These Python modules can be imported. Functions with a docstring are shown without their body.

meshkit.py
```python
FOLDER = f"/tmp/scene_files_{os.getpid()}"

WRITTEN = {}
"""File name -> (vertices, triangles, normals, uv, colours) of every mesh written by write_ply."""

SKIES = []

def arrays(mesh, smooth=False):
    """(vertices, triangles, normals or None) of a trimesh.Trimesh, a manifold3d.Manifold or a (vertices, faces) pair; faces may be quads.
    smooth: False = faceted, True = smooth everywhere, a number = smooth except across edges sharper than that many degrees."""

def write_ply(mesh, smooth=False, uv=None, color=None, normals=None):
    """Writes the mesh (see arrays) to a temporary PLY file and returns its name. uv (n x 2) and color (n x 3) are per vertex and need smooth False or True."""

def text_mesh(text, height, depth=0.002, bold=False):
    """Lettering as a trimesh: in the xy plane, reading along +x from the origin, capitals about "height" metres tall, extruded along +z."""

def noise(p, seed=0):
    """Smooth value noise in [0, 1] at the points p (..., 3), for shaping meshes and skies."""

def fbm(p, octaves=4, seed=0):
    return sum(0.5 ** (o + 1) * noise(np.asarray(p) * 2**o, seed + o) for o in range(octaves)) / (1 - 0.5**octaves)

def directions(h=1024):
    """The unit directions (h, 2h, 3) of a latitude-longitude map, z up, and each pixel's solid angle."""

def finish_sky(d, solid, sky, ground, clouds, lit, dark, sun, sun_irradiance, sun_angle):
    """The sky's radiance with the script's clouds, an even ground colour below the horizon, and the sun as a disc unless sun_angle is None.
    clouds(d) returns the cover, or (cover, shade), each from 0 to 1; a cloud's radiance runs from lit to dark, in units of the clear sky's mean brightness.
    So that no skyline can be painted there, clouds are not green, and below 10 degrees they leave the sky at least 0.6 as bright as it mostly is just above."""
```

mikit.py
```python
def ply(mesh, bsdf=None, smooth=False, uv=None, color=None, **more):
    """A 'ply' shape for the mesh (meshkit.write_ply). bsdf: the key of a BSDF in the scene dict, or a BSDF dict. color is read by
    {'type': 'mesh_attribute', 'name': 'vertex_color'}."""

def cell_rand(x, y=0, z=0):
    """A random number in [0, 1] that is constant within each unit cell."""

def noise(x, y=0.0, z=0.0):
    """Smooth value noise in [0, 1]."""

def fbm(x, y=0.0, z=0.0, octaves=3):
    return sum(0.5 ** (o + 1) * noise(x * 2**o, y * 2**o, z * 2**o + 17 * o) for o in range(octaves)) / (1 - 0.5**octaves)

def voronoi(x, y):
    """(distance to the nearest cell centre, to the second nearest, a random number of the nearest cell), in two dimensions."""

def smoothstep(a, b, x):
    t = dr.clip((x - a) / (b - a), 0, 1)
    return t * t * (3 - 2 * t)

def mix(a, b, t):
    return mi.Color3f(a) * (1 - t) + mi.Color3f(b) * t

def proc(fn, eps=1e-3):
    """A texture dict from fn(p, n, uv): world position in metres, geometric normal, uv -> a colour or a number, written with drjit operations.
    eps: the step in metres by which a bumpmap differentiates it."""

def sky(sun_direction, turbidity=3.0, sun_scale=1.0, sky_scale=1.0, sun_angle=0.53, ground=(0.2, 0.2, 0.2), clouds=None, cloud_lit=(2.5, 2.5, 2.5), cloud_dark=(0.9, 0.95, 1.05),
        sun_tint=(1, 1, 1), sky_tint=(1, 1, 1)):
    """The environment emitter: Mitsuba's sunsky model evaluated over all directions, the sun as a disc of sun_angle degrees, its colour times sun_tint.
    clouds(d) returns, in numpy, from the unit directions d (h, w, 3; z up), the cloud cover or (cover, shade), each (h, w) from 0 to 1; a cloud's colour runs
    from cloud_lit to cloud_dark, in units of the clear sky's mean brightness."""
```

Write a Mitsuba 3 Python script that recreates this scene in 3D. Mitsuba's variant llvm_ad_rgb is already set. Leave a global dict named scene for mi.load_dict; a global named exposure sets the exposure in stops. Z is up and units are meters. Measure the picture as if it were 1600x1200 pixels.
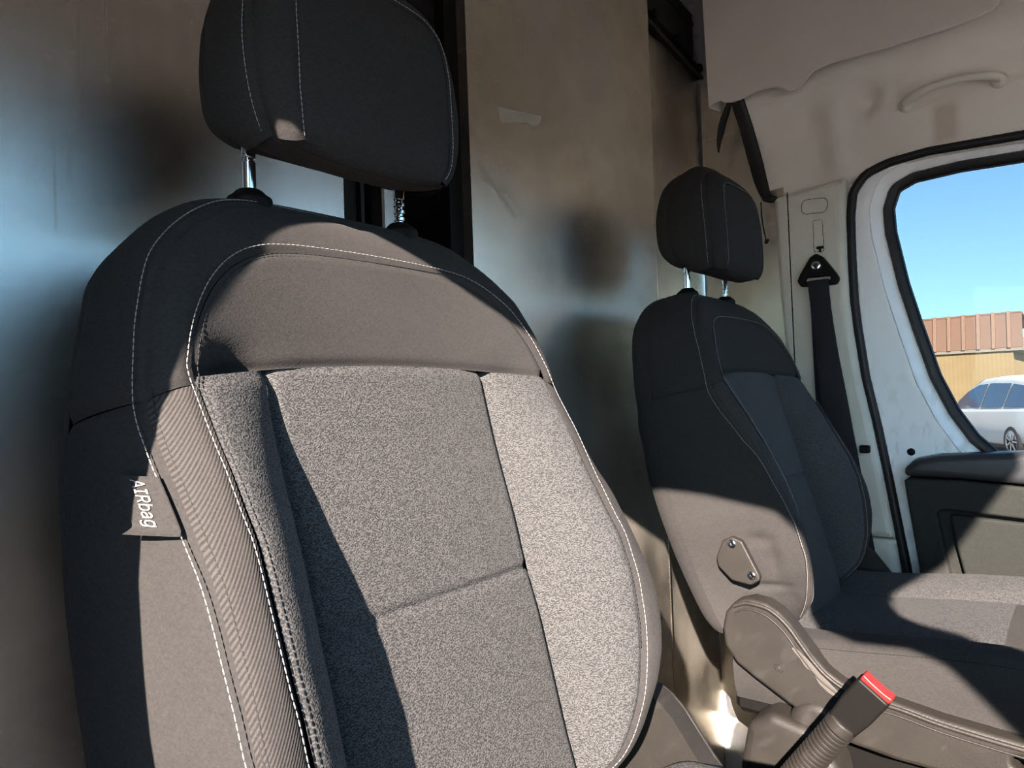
import math, random
import numpy as np
import trimesh
import shapely
from shapely.geometry import Polygon, Point, LineString, box as sbox
from scipy.interpolate import PchipInterpolator
import drjit as dr
import mitsuba as mi
import meshkit, mikit
from mikit import noise, fbm, cell_rand, smoothstep, mix

random.seed(7)
rng = np.random.default_rng(7)
T = mi.ScalarTransform4f
scene, labels = {'type': 'scene'}, {}

# ------------------------------------------------------------------ camera, sky, exposure
# metres; x runs across the van to the passenger side, y to the rear, z up; z = 0 is the seat mounting level
CAM = np.array([-0.4517, -0.5924, 0.8259])
YAW, PITCH, ROLL = np.radians([39.005, 1.1975, -2.085])
fwd = np.array([np.cos(YAW) * np.cos(PITCH), np.sin(YAW) * np.cos(PITCH), np.sin(PITCH)])
rgt = np.array([np.sin(YAW), -np.cos(YAW), 0.0])
upv = np.cross(rgt, fwd)
upv = upv * np.cos(ROLL) - rgt * np.sin(ROLL)
FOV = 2 * math.degrees(math.atan(800 / 1109.0))
scene['camera'] = {'type': 'perspective', 'fov': FOV, 'fov_axis': 'x', 'near_clip': 0.02, 'far_clip': 500.0,
                   'to_world': T().look_at(origin=CAM.tolist(), target=(CAM + fwd).tolist(), up=upv.tolist())}
SUN = np.array([-1.0, -0.456, 0.50])
scene['sky'] = mikit.sky(SUN, turbidity=2.0, sun_scale=5.4, sky_scale=3.2, ground=(0.26, 0.25, 0.235), sky_tint=(0.82, 1.0, 1.12), sun_tint=(0.92, 1.02, 1.43))
exposure = 2.35

# ------------------------------------------------------------------ helpers
def cat(*ms):
    return trimesh.util.concatenate([m for m in ms if m is not None])

def num(key):
    if key not in scene and key not in USED:
        USED.add(key)
        return key
    i = 1
    while f'{key}_{i:03d}' in USED or f'{key}_{i:03d}' in scene:
        i += 1
    USED.add(f'{key}_{i:03d}')
    return f'{key}_{i:03d}'
USED = set()

def thing(name, label=None, category=None, group=None, kind=None):
    key = num(name)
    d = {}
    if label: d['label'] = label
    if category: d['category'] = category
    if group: d['group'] = group
    if kind: d['kind'] = kind
    labels[key] = d
    return key

def put(key, mesh, mat, smooth=30, **kw):
    scene[key] = mikit.ply(mesh, mat, smooth=smooth, **kw)
    USED.add(key)
    return key

def part(parent, name, mesh, mat, smooth=30, label=None, kind=None, **kw):
    key = num(parent + '__' + name)
    put(key, mesh, mat, smooth, **kw)
    if label or kind:
        labels[key] = {k: v for k, v in (('label', label), ('kind', kind)) if v}
    return key

def grid(P, close=False):
    n, m = P.shape[:2]
    idx = np.arange(n * m).reshape(n, m)
    a, b, c, d = idx[:-1, :-1], idx[1:, :-1], idx[1:, 1:], idx[:-1, 1:]
    f = np.concatenate([np.stack([a, b, c], -1).reshape(-1, 3), np.stack([a, c, d], -1).reshape(-1, 3)])
    if close:
        a, b, c, d = idx[:-1, -1], idx[1:, -1], idx[1:, 0], idx[:-1, 0]
        f = np.concatenate([f, np.stack([a, b, c], -1), np.stack([a, c, d], -1)])
    return trimesh.Trimesh(P.reshape(-1, 3), f, process=False)

def box(x0, x1, y0, y1, z0, z1, r=0.0):
    x0, x1, y0, y1, z0, z1 = min(x0, x1), max(x0, x1), min(y0, y1), max(y0, y1), min(z0, z1), max(z0, z1)
    if r <= 0:
        m = trimesh.creation.box(extents=[x1 - x0, y1 - y0, z1 - z0])
        m.apply_translation([(x0 + x1) / 2, (y0 + y1) / 2, (z0 + z1) / 2])
        return m
    pts = []
    for sx in (0, 1):
        for sy in (0, 1):
            for sz in (0, 1):
                for k in range(3):
                    p = np.array([x1 if sx else x0, y1 if sy else y0, z1 if sz else z0], float)
                    ins = np.array([-1 if sx else 1, -1 if sy else 1, -1 if sz else 1]) * r
                    ins[k] = 0
                    pts.append(p + ins)
    return trimesh.convex.convex_hull(np.array(pts))

def ring_pts(poly, step):
    c = np.array(poly.exterior.coords)[:-1]
    L = poly.exterior.length
    n = max(12, int(L / step))
    ls = LineString(list(poly.exterior.coords))
    return np.array([ls.interpolate(i * L / n).coords[0] for i in range(n)])

def rpoly(pts, r):
    p = Polygon(pts).buffer(0)
    return p.buffer(-r).buffer(2 * r).buffer(-r) if r > 0 else p

def bevel(poly, depth, r=0.004, step=0.006, holes=True):
    """Polygon in (a, b) raised along c from 0 to depth, upper edges rounded by r (both ends of c are capped)."""
    poly = poly if poly.geom_type == 'Polygon' else max(poly.geoms, key=lambda g: g.area)
    ms = []
    rings = [(0.0, 0.0)] + [(-r * (1 - math.cos(t)), depth - r + r * math.sin(t)) for t in np.linspace(0, math.pi / 2, 4)]
    def loop(c, sgn):
        c = np.asarray(c)
        nxt, prv = np.roll(c, -1, 0), np.roll(c, 1, 0)
        t = nxt - prv
        nrm = np.stack([t[:, 1], -t[:, 0]], 1)
        nrm /= np.linalg.norm(nrm, axis=1, keepdims=True) + 1e-12
        P = np.stack([np.column_stack([c + nrm * o * sgn, np.full(len(c), h)]) for o, h in rings])
        return P
    ext = ring_pts(shapely.geometry.polygon.orient(Polygon(poly.exterior)), step)
    P = loop(ext, 1)
    ms.append(grid(P, close=True))
    tops, bots = [P[-1][:, :2]], [P[0][:, :2]]
    for h in (poly.interiors if holes else []):
        hp = ring_pts(shapely.geometry.polygon.orient(Polygon(h)), step)
        P = loop(hp, -1)
        ms.append(grid(P, close=True))
        tops.append(P[-1][:, :2]); bots.append(P[0][:, :2])
    for rr, hgt in ((tops, depth), (bots, 0.0)):
        pg = Polygon(rr[0], rr[1:]).buffer(0)
        for g in getattr(pg, 'geoms', [pg]):
            v, f = trimesh.creation.triangulate_polygon(g, engine='earcut')
            ms.append(trimesh.Trimesh(np.column_stack([v, np.full(len(v), hgt)]), f, process=False))
    m = cat(*ms)
    m.merge_vertices(digits_vertex=7)
    m.fix_normals()
    return m

def place(m, o, A, Bv, C):
    m = m.copy()
    m.vertices = np.asarray(o) + m.vertices @ np.array([A, Bv, C], float)
    return m

def plate_x(poly, x, depth, r=0.003, step=0.006):
    """Polygon in (y, z) whose bevelled face looks towards -x at x; the back lies at x + depth."""
    return place(bevel(poly, depth, r, step), [x + depth, 0, 0], [0, 1, 0], [0, 0, 1], [-1, 0, 0])

def tube(pts, rad, sides=12, caps=True, flat=None):
    p = np.asarray(pts, float)
    t = np.gradient(p, axis=0)
    t /= np.linalg.norm(t, axis=1, keepdims=True) + 1e-12
    a = np.zeros_like(p)
    ref = np.array([0, 0, 1.0]) if abs(t[0, 2]) < 0.9 else np.array([1.0, 0, 0])
    a0 = np.cross(t[0], ref); a0 /= np.linalg.norm(a0)
    for i in range(len(p)):
        a0 = a0 - t[i] * (a0 @ t[i]); a0 /= np.linalg.norm(a0); a[i] = a0
    b = np.cross(t, a)
    r = np.broadcast_to(rad, (len(p),))
    ang = np.arange(sides) * 2 * np.pi / sides
    fl = 1.0 if flat is None else flat
    V = p[:, None] + r[:, None, None] * (np.cos(ang)[None, :, None] * a[:, None] + fl * np.sin(ang)[None, :, None] * b[:, None])
    m = grid(V, close=True)
    if caps:
        n = len(m.vertices)
        v = np.vstack([m.vertices, p[0], p[-1]])
        k = len(p) * sides - sides
        f = [m.faces] + [np.array([[n, (j + 1) % sides, j], [n + 1, k + j, k + (j + 1) % sides]]) for j in range(sides)]
        m = trimesh.Trimesh(v, np.vstack(f), process=False)
    m.fix_normals()
    return m

def lathe(prof, n=28):
    pr = np.asarray(prof, float)
    ang = np.arange(n) * 2 * np.pi / n
    P = np.stack([np.stack([pr[:, 0] * math.cos(a), pr[:, 0] * math.sin(a), pr[:, 1]], -1) for a in ang], 1)
    return grid(P, close=True)

def along(m, o, d):
    """Turns +z of a mesh to the direction d and moves it to o."""
    d = np.asarray(d, float); d = d / np.linalg.norm(d)
    m = m.copy()
    m.apply_transform(trimesh.geometry.align_vectors([0, 0, 1], d))
    m.apply_translation(o)
    return m

def sm(a, b, x):
    t = np.clip((x - a) / (b - a), 0, 1)
    return t * t * (3 - 2 * t)

# ------------------------------------------------------------------ materials
def rgb(*c): return {'type': 'rgb', 'value': list(c)}
def mat(name, **kw):
    scene[name] = {'type': 'twosided', 'bsdf': {'type': 'principled', **kw}}
def proc_mat(name, fn, bump=None, bscale=0.0005, eps=4e-4, **kw):
    b = {'type': 'principled', 'base_color': mikit.proc(fn), **kw}
    if bump is not None:
        b = {'type': 'bumpmap', 'arbitrary': mikit.proc(bump, eps), 'scale': bscale, 'bsdf': b}
    scene[name] = {'type': 'twosided', 'bsdf': b}

def weave(p, f):
    return noise(p.x * f, p.y * f, p.z * f)
def f_weave(p, n, uv):
    g = weave(p, 1000) * 0.6 + weave(p, 470) * 0.4
    d = fbm(p.x * 9, p.y * 9, p.z * 9)
    return mi.Color3f(0.0290, 0.0278, 0.0273) * (0.62 + 0.55 * g + 0.3 * d)
def f_insert(p, n, uv):
    g = weave(p, 950)
    h = weave(p, 1900)
    k = smoothstep(0.30, 0.72, g * 0.65 + h * 0.35)
    return mix(mi.Color3f(0.020, 0.0205, 0.0215), mi.Color3f(0.070, 0.0695, 0.069), k)
def f_twill(p, n, uv):
    s = dr.sin((p.x * 0.82 - p.z * 0.57) * 2 * math.pi / 0.0021)
    g = weave(p, 1100)
    return mi.Color3f(0.040, 0.037, 0.0355) * (0.75 + 0.33 * s + 0.35 * g)
def b_weave(p, n, uv): return weave(p, 900)
def b_insert(p, n, uv): return weave(p, 950)
def b_twill(p, n, uv): return 0.5 + 0.5 * dr.sin((p.x * 0.82 - p.z * 0.57) * 2 * math.pi / 0.0021)
proc_mat('fabric_black', f_weave, b_weave, 0.00022, roughness=0.95, specular=0.05, sheen=0.12)
proc_mat('fabric_insert', f_insert, b_insert, 0.0006, roughness=0.9, specular=0.2, sheen=0.3)
proc_mat('fabric_twill', f_twill, b_twill, 0.0003, roughness=0.9, specular=0.08, sheen=0.15)
mat('thread_light', base_color=rgb(0.20, 0.195, 0.186), roughness=0.7, specular=0.3)
mat('thread_dark', base_color=rgb(0.006, 0.006, 0.006), roughness=0.8)
mat('chrome', base_color=rgb(0.82, 0.83, 0.84), roughness=0.12, metallic=1.0)
mat('black_plastic', base_color=rgb(0.0055, 0.0052, 0.0050), roughness=0.5, specular=0.12)
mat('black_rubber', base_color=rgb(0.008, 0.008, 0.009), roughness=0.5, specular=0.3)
def f_plastic(p, n, uv):
    d = fbm(p.x * 30, p.y * 30, p.z * 30)
    sc = smoothstep(0.62, 0.8, fbm(p.x * 14, p.y * 40, p.z * 40 + p.y * 30))
    return mi.Color3f(0.0150, 0.0134, 0.0115) * (0.75 + 0.5 * d) + mi.Color3f(0.006) * sc
def b_plastic(p, n, uv): return weave(p, 700)
proc_mat('grey_plastic', f_plastic, b_plastic, 0.0002, roughness=0.55, specular=0.35)
mat('worn_edge', base_color=rgb(0.070, 0.064, 0.058), roughness=0.5)
mat('red_plastic', base_color=rgb(0.22, 0.012, 0.011), roughness=0.4, specular=0.5)
mat('white_paint', base_color=rgb(0.72, 0.72, 0.72), roughness=0.3, specular=0.5, clearcoat=0.4)
def f_doorpaint(p, n, uv):
    dirt = smoothstep(0.5, 0.75, fbm(p.x * 60, p.y * 90, p.z * 25)) * smoothstep(0.95, 0.68, p.z)
    return mix(mi.Color3f(0.86, 0.87, 0.88), mi.Color3f(0.6, 0.58, 0.54), dirt * 0.6)
proc_mat('door_paint', f_doorpaint, roughness=0.3, specular=0.5, clearcoat=0.5)
def f_trim(p, n, uv):
    return mi.Color3f(0.55, 0.53, 0.47) * (0.9 + 0.2 * fbm(p.x * 12, p.y * 12, p.z * 5))
proc_mat('beige_trim', f_trim, b_plastic, 0.0001, roughness=0.6, specular=0.3)
def f_head(p, n, uv):
    d = fbm(p.x * 5, p.y * 5, p.z * 5)
    st = smoothstep(0.035, 0.012, dr.abs(p.y + 0.375 + 0.05 * (p.z - 1.4))) * smoothstep(1.34, 1.37, p.z) * smoothstep(1.455, 1.42, p.z)
    c = mi.Color3f(0.63, 0.60, 0.545) * (0.88 + 0.24 * d)
    return mix(c, mi.Color3f(0.33, 0.22, 0.15), st * 0.45)
def b_head(p, n, uv): return weave(p, 450)
proc_mat('headliner_fabric', f_head, b_head, 0.0004, roughness=0.95, specular=0.1)
def f_head2(p, n, uv):
    return mi.Color3f(0.52, 0.475, 0.44) * (0.9 + 0.2 * fbm(p.x * 4, p.y * 4, p.z * 4))
proc_mat('headliner_upper', f_head2, b_head, 0.0004, roughness=0.95, specular=0.1)

def f_alu(p, n, uv):
    d = fbm(p.x * 3.1, p.y * 3.1, p.z * 2.3)
    st = noise(p.x * 140, p.y * 140, p.z * 2.5) * 0.5 + noise(p.x * 420, p.y * 420, p.z * 6) * 0.5
    warm = smoothstep(0.45, 0.7, fbm(p.x * 2 + 7, p.y * 2, p.z * 1.6))
    c = mix(mi.Color3f(0.90, 0.87, 0.80), mi.Color3f(0.86, 0.78, 0.64), warm)
    r = dr.sqrt(dr.square(p.x + 0.125) + dr.square((p.z - 1.035) * 0.95))
    ring = noise(r * 420, 2.0 + 3 * noise(p.x * 7, p.z * 7)) * smoothstep(0.070, 0.085, r) * smoothstep(0.150, 0.110, r) * smoothstep(1.0, 1.07, p.z) * noise(p.x * 22, p.z * 22, 3.0)
    arm = lambda x0, z0, x1, z1, w: smoothstep(w, w * 0.5, dr.sqrt(dr.square(p.x - x0 - (x1 - x0) * dr.clip(((p.x - x0) * (x1 - x0) + (p.z - z0) * (z1 - z0)) / ((x1 - x0) ** 2 + (z1 - z0) ** 2), 0, 1)) + dr.square(p.z - z0 - (z1 - z0) * dr.clip(((p.x - x0) * (x1 - x0) + (p.z - z0) * (z1 - z0)) / ((x1 - x0) ** 2 + (z1 - z0) ** 2), 0, 1))))
    on2 = smoothstep(0.38, 0.40, p.x)
    smear = on2 * dr.maximum(dr.maximum(arm(0.425, 1.213, 0.475, 1.176, 0.006), arm(0.475, 1.176, 0.512, 1.145, 0.007)), dr.maximum(arm(0.430, 1.192, 0.484, 1.182, 0.005), arm(0.484, 1.190, 0.540, 1.152, 0.006)))
    return c * (0.80 + 0.22 * d + 0.08 * st) * (1 - 0.16 * ring) * (1 - 0.30 * smear)
def a_alu(p, n, uv):
    return 0.13 + 0.16 * fbm(p.x * 2.5, p.y * 2.5, p.z * 2.2 + 4)
def a_alv(p, n, uv):
    return 0.05 + 0.09 * fbm(p.x * 2.5, p.y * 2.5, p.z * 2.2 + 4)
def alu(name, au, av):
    cond = {'type': 'roughconductor', 'material': 'none', 'distribution': 'beckmann', 'alpha_u': au, 'alpha_v': av, 'specular_reflectance': mikit.proc(f_alu)}
    diff = {'type': 'diffuse', 'reflectance': rgb(0.34, 0.32, 0.275)}
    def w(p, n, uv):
        left = smoothstep(0.3, 0.2, p.x)  # lower diffuse share on the left sheet stands in for its shade
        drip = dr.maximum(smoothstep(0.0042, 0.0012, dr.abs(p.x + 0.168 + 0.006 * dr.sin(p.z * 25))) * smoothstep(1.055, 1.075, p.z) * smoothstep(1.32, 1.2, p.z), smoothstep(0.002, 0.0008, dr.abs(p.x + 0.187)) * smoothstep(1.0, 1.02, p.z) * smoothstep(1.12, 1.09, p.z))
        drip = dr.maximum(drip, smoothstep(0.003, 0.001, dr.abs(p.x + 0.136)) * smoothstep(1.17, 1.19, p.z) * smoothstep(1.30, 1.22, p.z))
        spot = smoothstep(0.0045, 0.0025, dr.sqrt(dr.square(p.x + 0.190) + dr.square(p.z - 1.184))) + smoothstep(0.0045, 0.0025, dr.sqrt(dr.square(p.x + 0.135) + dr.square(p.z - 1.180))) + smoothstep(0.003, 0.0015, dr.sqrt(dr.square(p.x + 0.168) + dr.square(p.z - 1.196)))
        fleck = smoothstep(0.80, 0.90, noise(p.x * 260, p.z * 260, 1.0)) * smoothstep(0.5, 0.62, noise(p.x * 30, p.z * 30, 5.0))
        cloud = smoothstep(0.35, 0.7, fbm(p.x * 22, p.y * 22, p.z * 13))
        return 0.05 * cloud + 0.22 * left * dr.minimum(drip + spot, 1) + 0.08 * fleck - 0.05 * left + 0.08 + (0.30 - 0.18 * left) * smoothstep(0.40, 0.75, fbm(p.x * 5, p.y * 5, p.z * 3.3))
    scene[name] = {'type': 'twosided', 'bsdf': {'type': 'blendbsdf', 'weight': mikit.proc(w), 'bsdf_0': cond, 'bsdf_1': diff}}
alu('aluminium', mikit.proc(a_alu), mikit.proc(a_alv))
mat('dust', base_color=rgb(0.55, 0.53, 0.48), roughness=0.9)
mat('tape', base_color=rgb(0.42, 0.40, 0.33), roughness=0.6)
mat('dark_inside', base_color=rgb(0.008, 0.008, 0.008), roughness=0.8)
mat('grey_metal', base_color=rgb(0.30, 0.29, 0.31), roughness=0.6)
mat('floor_rubber', base_color=rgb(0.07, 0.068, 0.065), roughness=0.8)
mat('webbing', base_color=rgb(0.011, 0.012, 0.016), roughness=0.6, specular=0.2)
mat('door_trim', base_color=rgb(0.03, 0.031, 0.034), roughness=0.4, specular=0.4)
def f_doorpanel(p, n, uv): return mi.Color3f(0.015, 0.0152, 0.0138) * (0.8 + 0.5 * weave(p, 500))
proc_mat('door_panel', f_doorpanel, b_plastic, 0.0003, roughness=0.75, specular=0.3)
scene['window_glass'] = {'type': 'thindielectric', 'int_ior': 1.5, 'specular_transmittance': rgb(0.31, 0.345, 0.36), 'specular_reflectance': rgb(0.25, 0.25, 0.25)}
scene['windscreen_glass'] = {'type': 'thindielectric', 'int_ior': 1.5, 'specular_transmittance': rgb(0.88, 0.92, 0.90)}

# ------------------------------------------------------------------ setting: van shell
def shell(name, mesh, m, label=None, category=None, smooth=False, **kw):
    key = num(name)
    put(key, mesh, m, smooth, **kw)
    labels[key] = {'kind': 'structure', **({'label': label} if label else {}), **({'category': category} if category else {})}
    return key

# door opening outline (y, z), passenger side; left_open is shaped to its cast shadows
OPEN_REAR = [(-0.33, 0.02), (-0.285, 0.20), (-0.259, 0.371), (-0.224, 0.621), (-0.207, 0.733), (-0.187, 0.846), (-0.175, 0.96), (-0.170, 1.029), (-0.169, 1.136), (-0.1705, 1.23)]
OPEN_TOP = [(-0.178, 1.288), (-0.205, 1.324), (-0.26, 1.341), (-0.337, 1.347), (-0.511, 1.338), (-0.72, 1.318), (-0.90, 1.27)]
OPEN_FRONT = [(-1.30, 0.86), (-1.36, 0.70), (-1.36, 0.05), (-1.30, -0.10), (-0.40, -0.10)]
opening = rpoly(OPEN_REAR + OPEN_TOP + OPEN_FRONT, 0.05)

shell('floor', box(-0.5, 1.42, -1.7, 3.0, -0.26, -0.20), 'floor_rubber')
shell('ceiling', box(-0.5, 1.45, -0.95, 3.0, 1.93, 1.97), 'headliner_upper')
side = Polygon([(-1.62, -0.25), (0.02, -0.25), (0.02, 1.96), (-1.30, 1.96), (-1.288, 1.535), (-1.152, 1.326), (-0.983, 1.188), (-0.947, 1.138), (-0.943, 1.105), (-0.963, 1.09), (-1.007, 1.078), (-1.05, 1.04), (-1.13, 0.95), (-1.62, 0.78)])  # unseen left side; front edge shaped to cast the cabin shadows
left_open = rpoly([(-0.33, 0.02), (-0.27, 0.40), (-0.24, 0.60), (-0.222, 0.706), (-0.216, 0.731), (-0.208, 0.767), (-0.2005, 0.82), (-0.2005, 0.865), (-0.208, 0.91), (-0.2145, 0.97), (-0.2145, 1.14), (-0.216, 1.20), (-0.221, 1.236), (-0.232, 1.245), (-0.246, 1.247), (-0.262, 1.243), (-0.32, 1.238), (-0.40, 1.229), (-0.60, 1.220), (-0.72, 1.205), (-0.765, 1.172), (-0.79, 1.10), (-0.80, 1.035),
                   (-0.83, 1.018), (-0.90, 1.022), (-0.94, 1.007), (-1.016, 0.931), (-1.10, 0.83), (-1.36, 0.60)] + OPEN_FRONT[2:], 0.005)
side_cut = side.difference(left_open)
LEFTW = shell('wall_left', place(bevel(side_cut, 0.014, 0.003, 0.012), [-0.45, 0, 0], [0, 1, 0], [0, 0, 1], [-1, 0, 0]), 'white_paint')
shell('wall_cargo_left', box(-0.55, -0.448, 0.0, 3.0, -0.25, 1.96), 'grey_metal')
shell('wall_cargo_right', cat(box(1.41, 1.46, 0.2, 3.0, -0.25, 1.96)), 'grey_metal')
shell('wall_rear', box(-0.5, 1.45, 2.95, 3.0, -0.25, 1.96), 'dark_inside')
# windscreen header, pillars, dashboard and bonnet in front
hdr = Polygon([(-0.95, 1.93), (-0.78, 1.97), (-0.84, 1.50), (-0.93, 1.40), (-1.08, 1.42)])
shell('trim_1', place(bevel(hdr, 1.84, 0.004, 0.02), [1.38, 0, 0], [0, 1, 0], [0, 0, 1], [-1, 0, 0]), 'headliner_upper')
sc = np.array([[-0.45, -1.06, 1.43], [1.37, -1.06, 1.43], [1.37, -1.62, 0.86], [-0.45, -1.62, 0.86]])
shell('window_1', trimesh.Trimesh(sc, [[0, 1, 2], [0, 2, 3]], process=False), 'windscreen_glass')
dash = Polygon([(-1.66, 0.84), (-1.15, 0.86), (-1.02, 0.80), (-0.98, 0.66), (-1.12, 0.45), (-1.2, -0.2), (-1.66, -0.2)])
shell('wall_front', place(bevel(dash, 1.80, 0.01, 0.02), [1.36, 0, 0], [0, 1, 0], [0, 0, 1], [-1, 0, 0]), 'door_trim')

# --- passenger side wall
wr = Polygon([(-1.55, -0.25), (0.02, -0.25), (0.02, 1.40), (-0.80, 1.40), (-0.98, 1.30), (-1.55, 0.80)]).difference(opening.buffer(0.004))
shell('wall_right', plate_x(wr, 1.385, 0.06, 0.006, 0.02), 'white_paint')
upper = shell('wall_upper_right', box(1.39, 1.45, -1.0, 0.2, 1.38, 1.96), 'grey_metal')
labels[upper] = {'kind': 'structure'}

# --- aluminium side panel between the partition and the B pillar, white sill below it
P = Polygon([(0.20, 0.03), (0.19, 1.66), (0.06, 1.62), (-0.02, 1.40), (-0.02, -0.07), (0.10, -0.07), (0.165, -0.04), (0.18, 0.02)])
def uvm(m):
    v = np.asarray(m.vertices)
    return np.column_stack([v[:, 0] + v[:, 1], v[:, 2] + 0.5 * v[:, 1]])
def alu_shell(name, m, label, category):
    v, f, n = meshkit.arrays(m, False)
    vv = v[f].reshape(-1, 3)
    m2 = trimesh.Trimesh(vv, np.arange(len(vv)).reshape(-1, 3), process=False)
    return shell(name, m2, 'aluminium', label, category, uv=uvm(m2))
def alu_part(parent, name, m, label=None):
    v, f, n = meshkit.arrays(m, False)
    vv = v[f].reshape(-1, 3)
    m2 = trimesh.Trimesh(vv, np.arange(len(vv)).reshape(-1, 3), process=False)
    return part(parent, name, m2, 'aluminium', False, label, uv=uvm(m2))
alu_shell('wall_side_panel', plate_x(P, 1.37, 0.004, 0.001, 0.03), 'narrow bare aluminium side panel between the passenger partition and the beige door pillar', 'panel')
shell('trim_2', box(1.375, 1.41, -0.30, 0.2, -0.20, 0.05), 'white_paint')

# --- partition
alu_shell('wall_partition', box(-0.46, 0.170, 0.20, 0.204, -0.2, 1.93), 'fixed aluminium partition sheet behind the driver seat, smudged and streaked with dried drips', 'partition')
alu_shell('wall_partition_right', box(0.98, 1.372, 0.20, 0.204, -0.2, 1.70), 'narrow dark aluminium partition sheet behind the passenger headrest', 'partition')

door = thing('sliding_door', 'scuffed bare aluminium sliding partition door between the two seats', 'door')
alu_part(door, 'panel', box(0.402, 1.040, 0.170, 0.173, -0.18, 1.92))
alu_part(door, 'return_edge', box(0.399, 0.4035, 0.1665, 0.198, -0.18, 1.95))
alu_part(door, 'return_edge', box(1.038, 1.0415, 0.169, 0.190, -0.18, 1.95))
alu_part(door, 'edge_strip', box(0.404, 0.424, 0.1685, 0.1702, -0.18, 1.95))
part(door, 'edge_channel', cat(box(0.362, 0.399, 0.186, 0.20, -0.18, 1.95), box(0.362, 0.366, 0.18, 0.2, -0.18, 1.95)), 'black_plastic', False)
# tape scrap and drips on it
tp = Polygon([(0.478, 1.325), (0.603, 1.345), (0.600, 1.332), (0.590, 1.324), (0.575, 1.318), (0.56, 1.320), (0.485, 1.300)])
part(door, 'tape_scrap', place(bevel(tp, 0.0008, 0.0003, 0.004), [0, 0.170, 0], [1, 0, 0], [0, 0, 1], [0, -1, 0]), 'tape', 20, label='torn scrap of pale tape')

# doorway gap: dark uprights and a pale post seen through it
gp = thing('doorway_frame', 'dark doorway frame behind the driver headrest, open to the cargo space', 'door frame')
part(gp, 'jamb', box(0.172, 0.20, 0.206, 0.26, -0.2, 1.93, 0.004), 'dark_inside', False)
part(gp, 'upright', box(0.2, 0.206, 0.20, 0.23, -0.2, 1.93), 'grey_plastic', False)
post = thing('cargo_upright', 'pale bare metal upright standing in the dark cargo doorway', 'post')
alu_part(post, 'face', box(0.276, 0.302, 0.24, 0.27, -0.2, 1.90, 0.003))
part(post, 'slotted_edge', cat(*[box(0.302, 0.308, 0.241, 0.26, z, z + 0.009) for z in np.arange(0.8, 1.6, 0.018)]), 'grey_metal', False)

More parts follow.
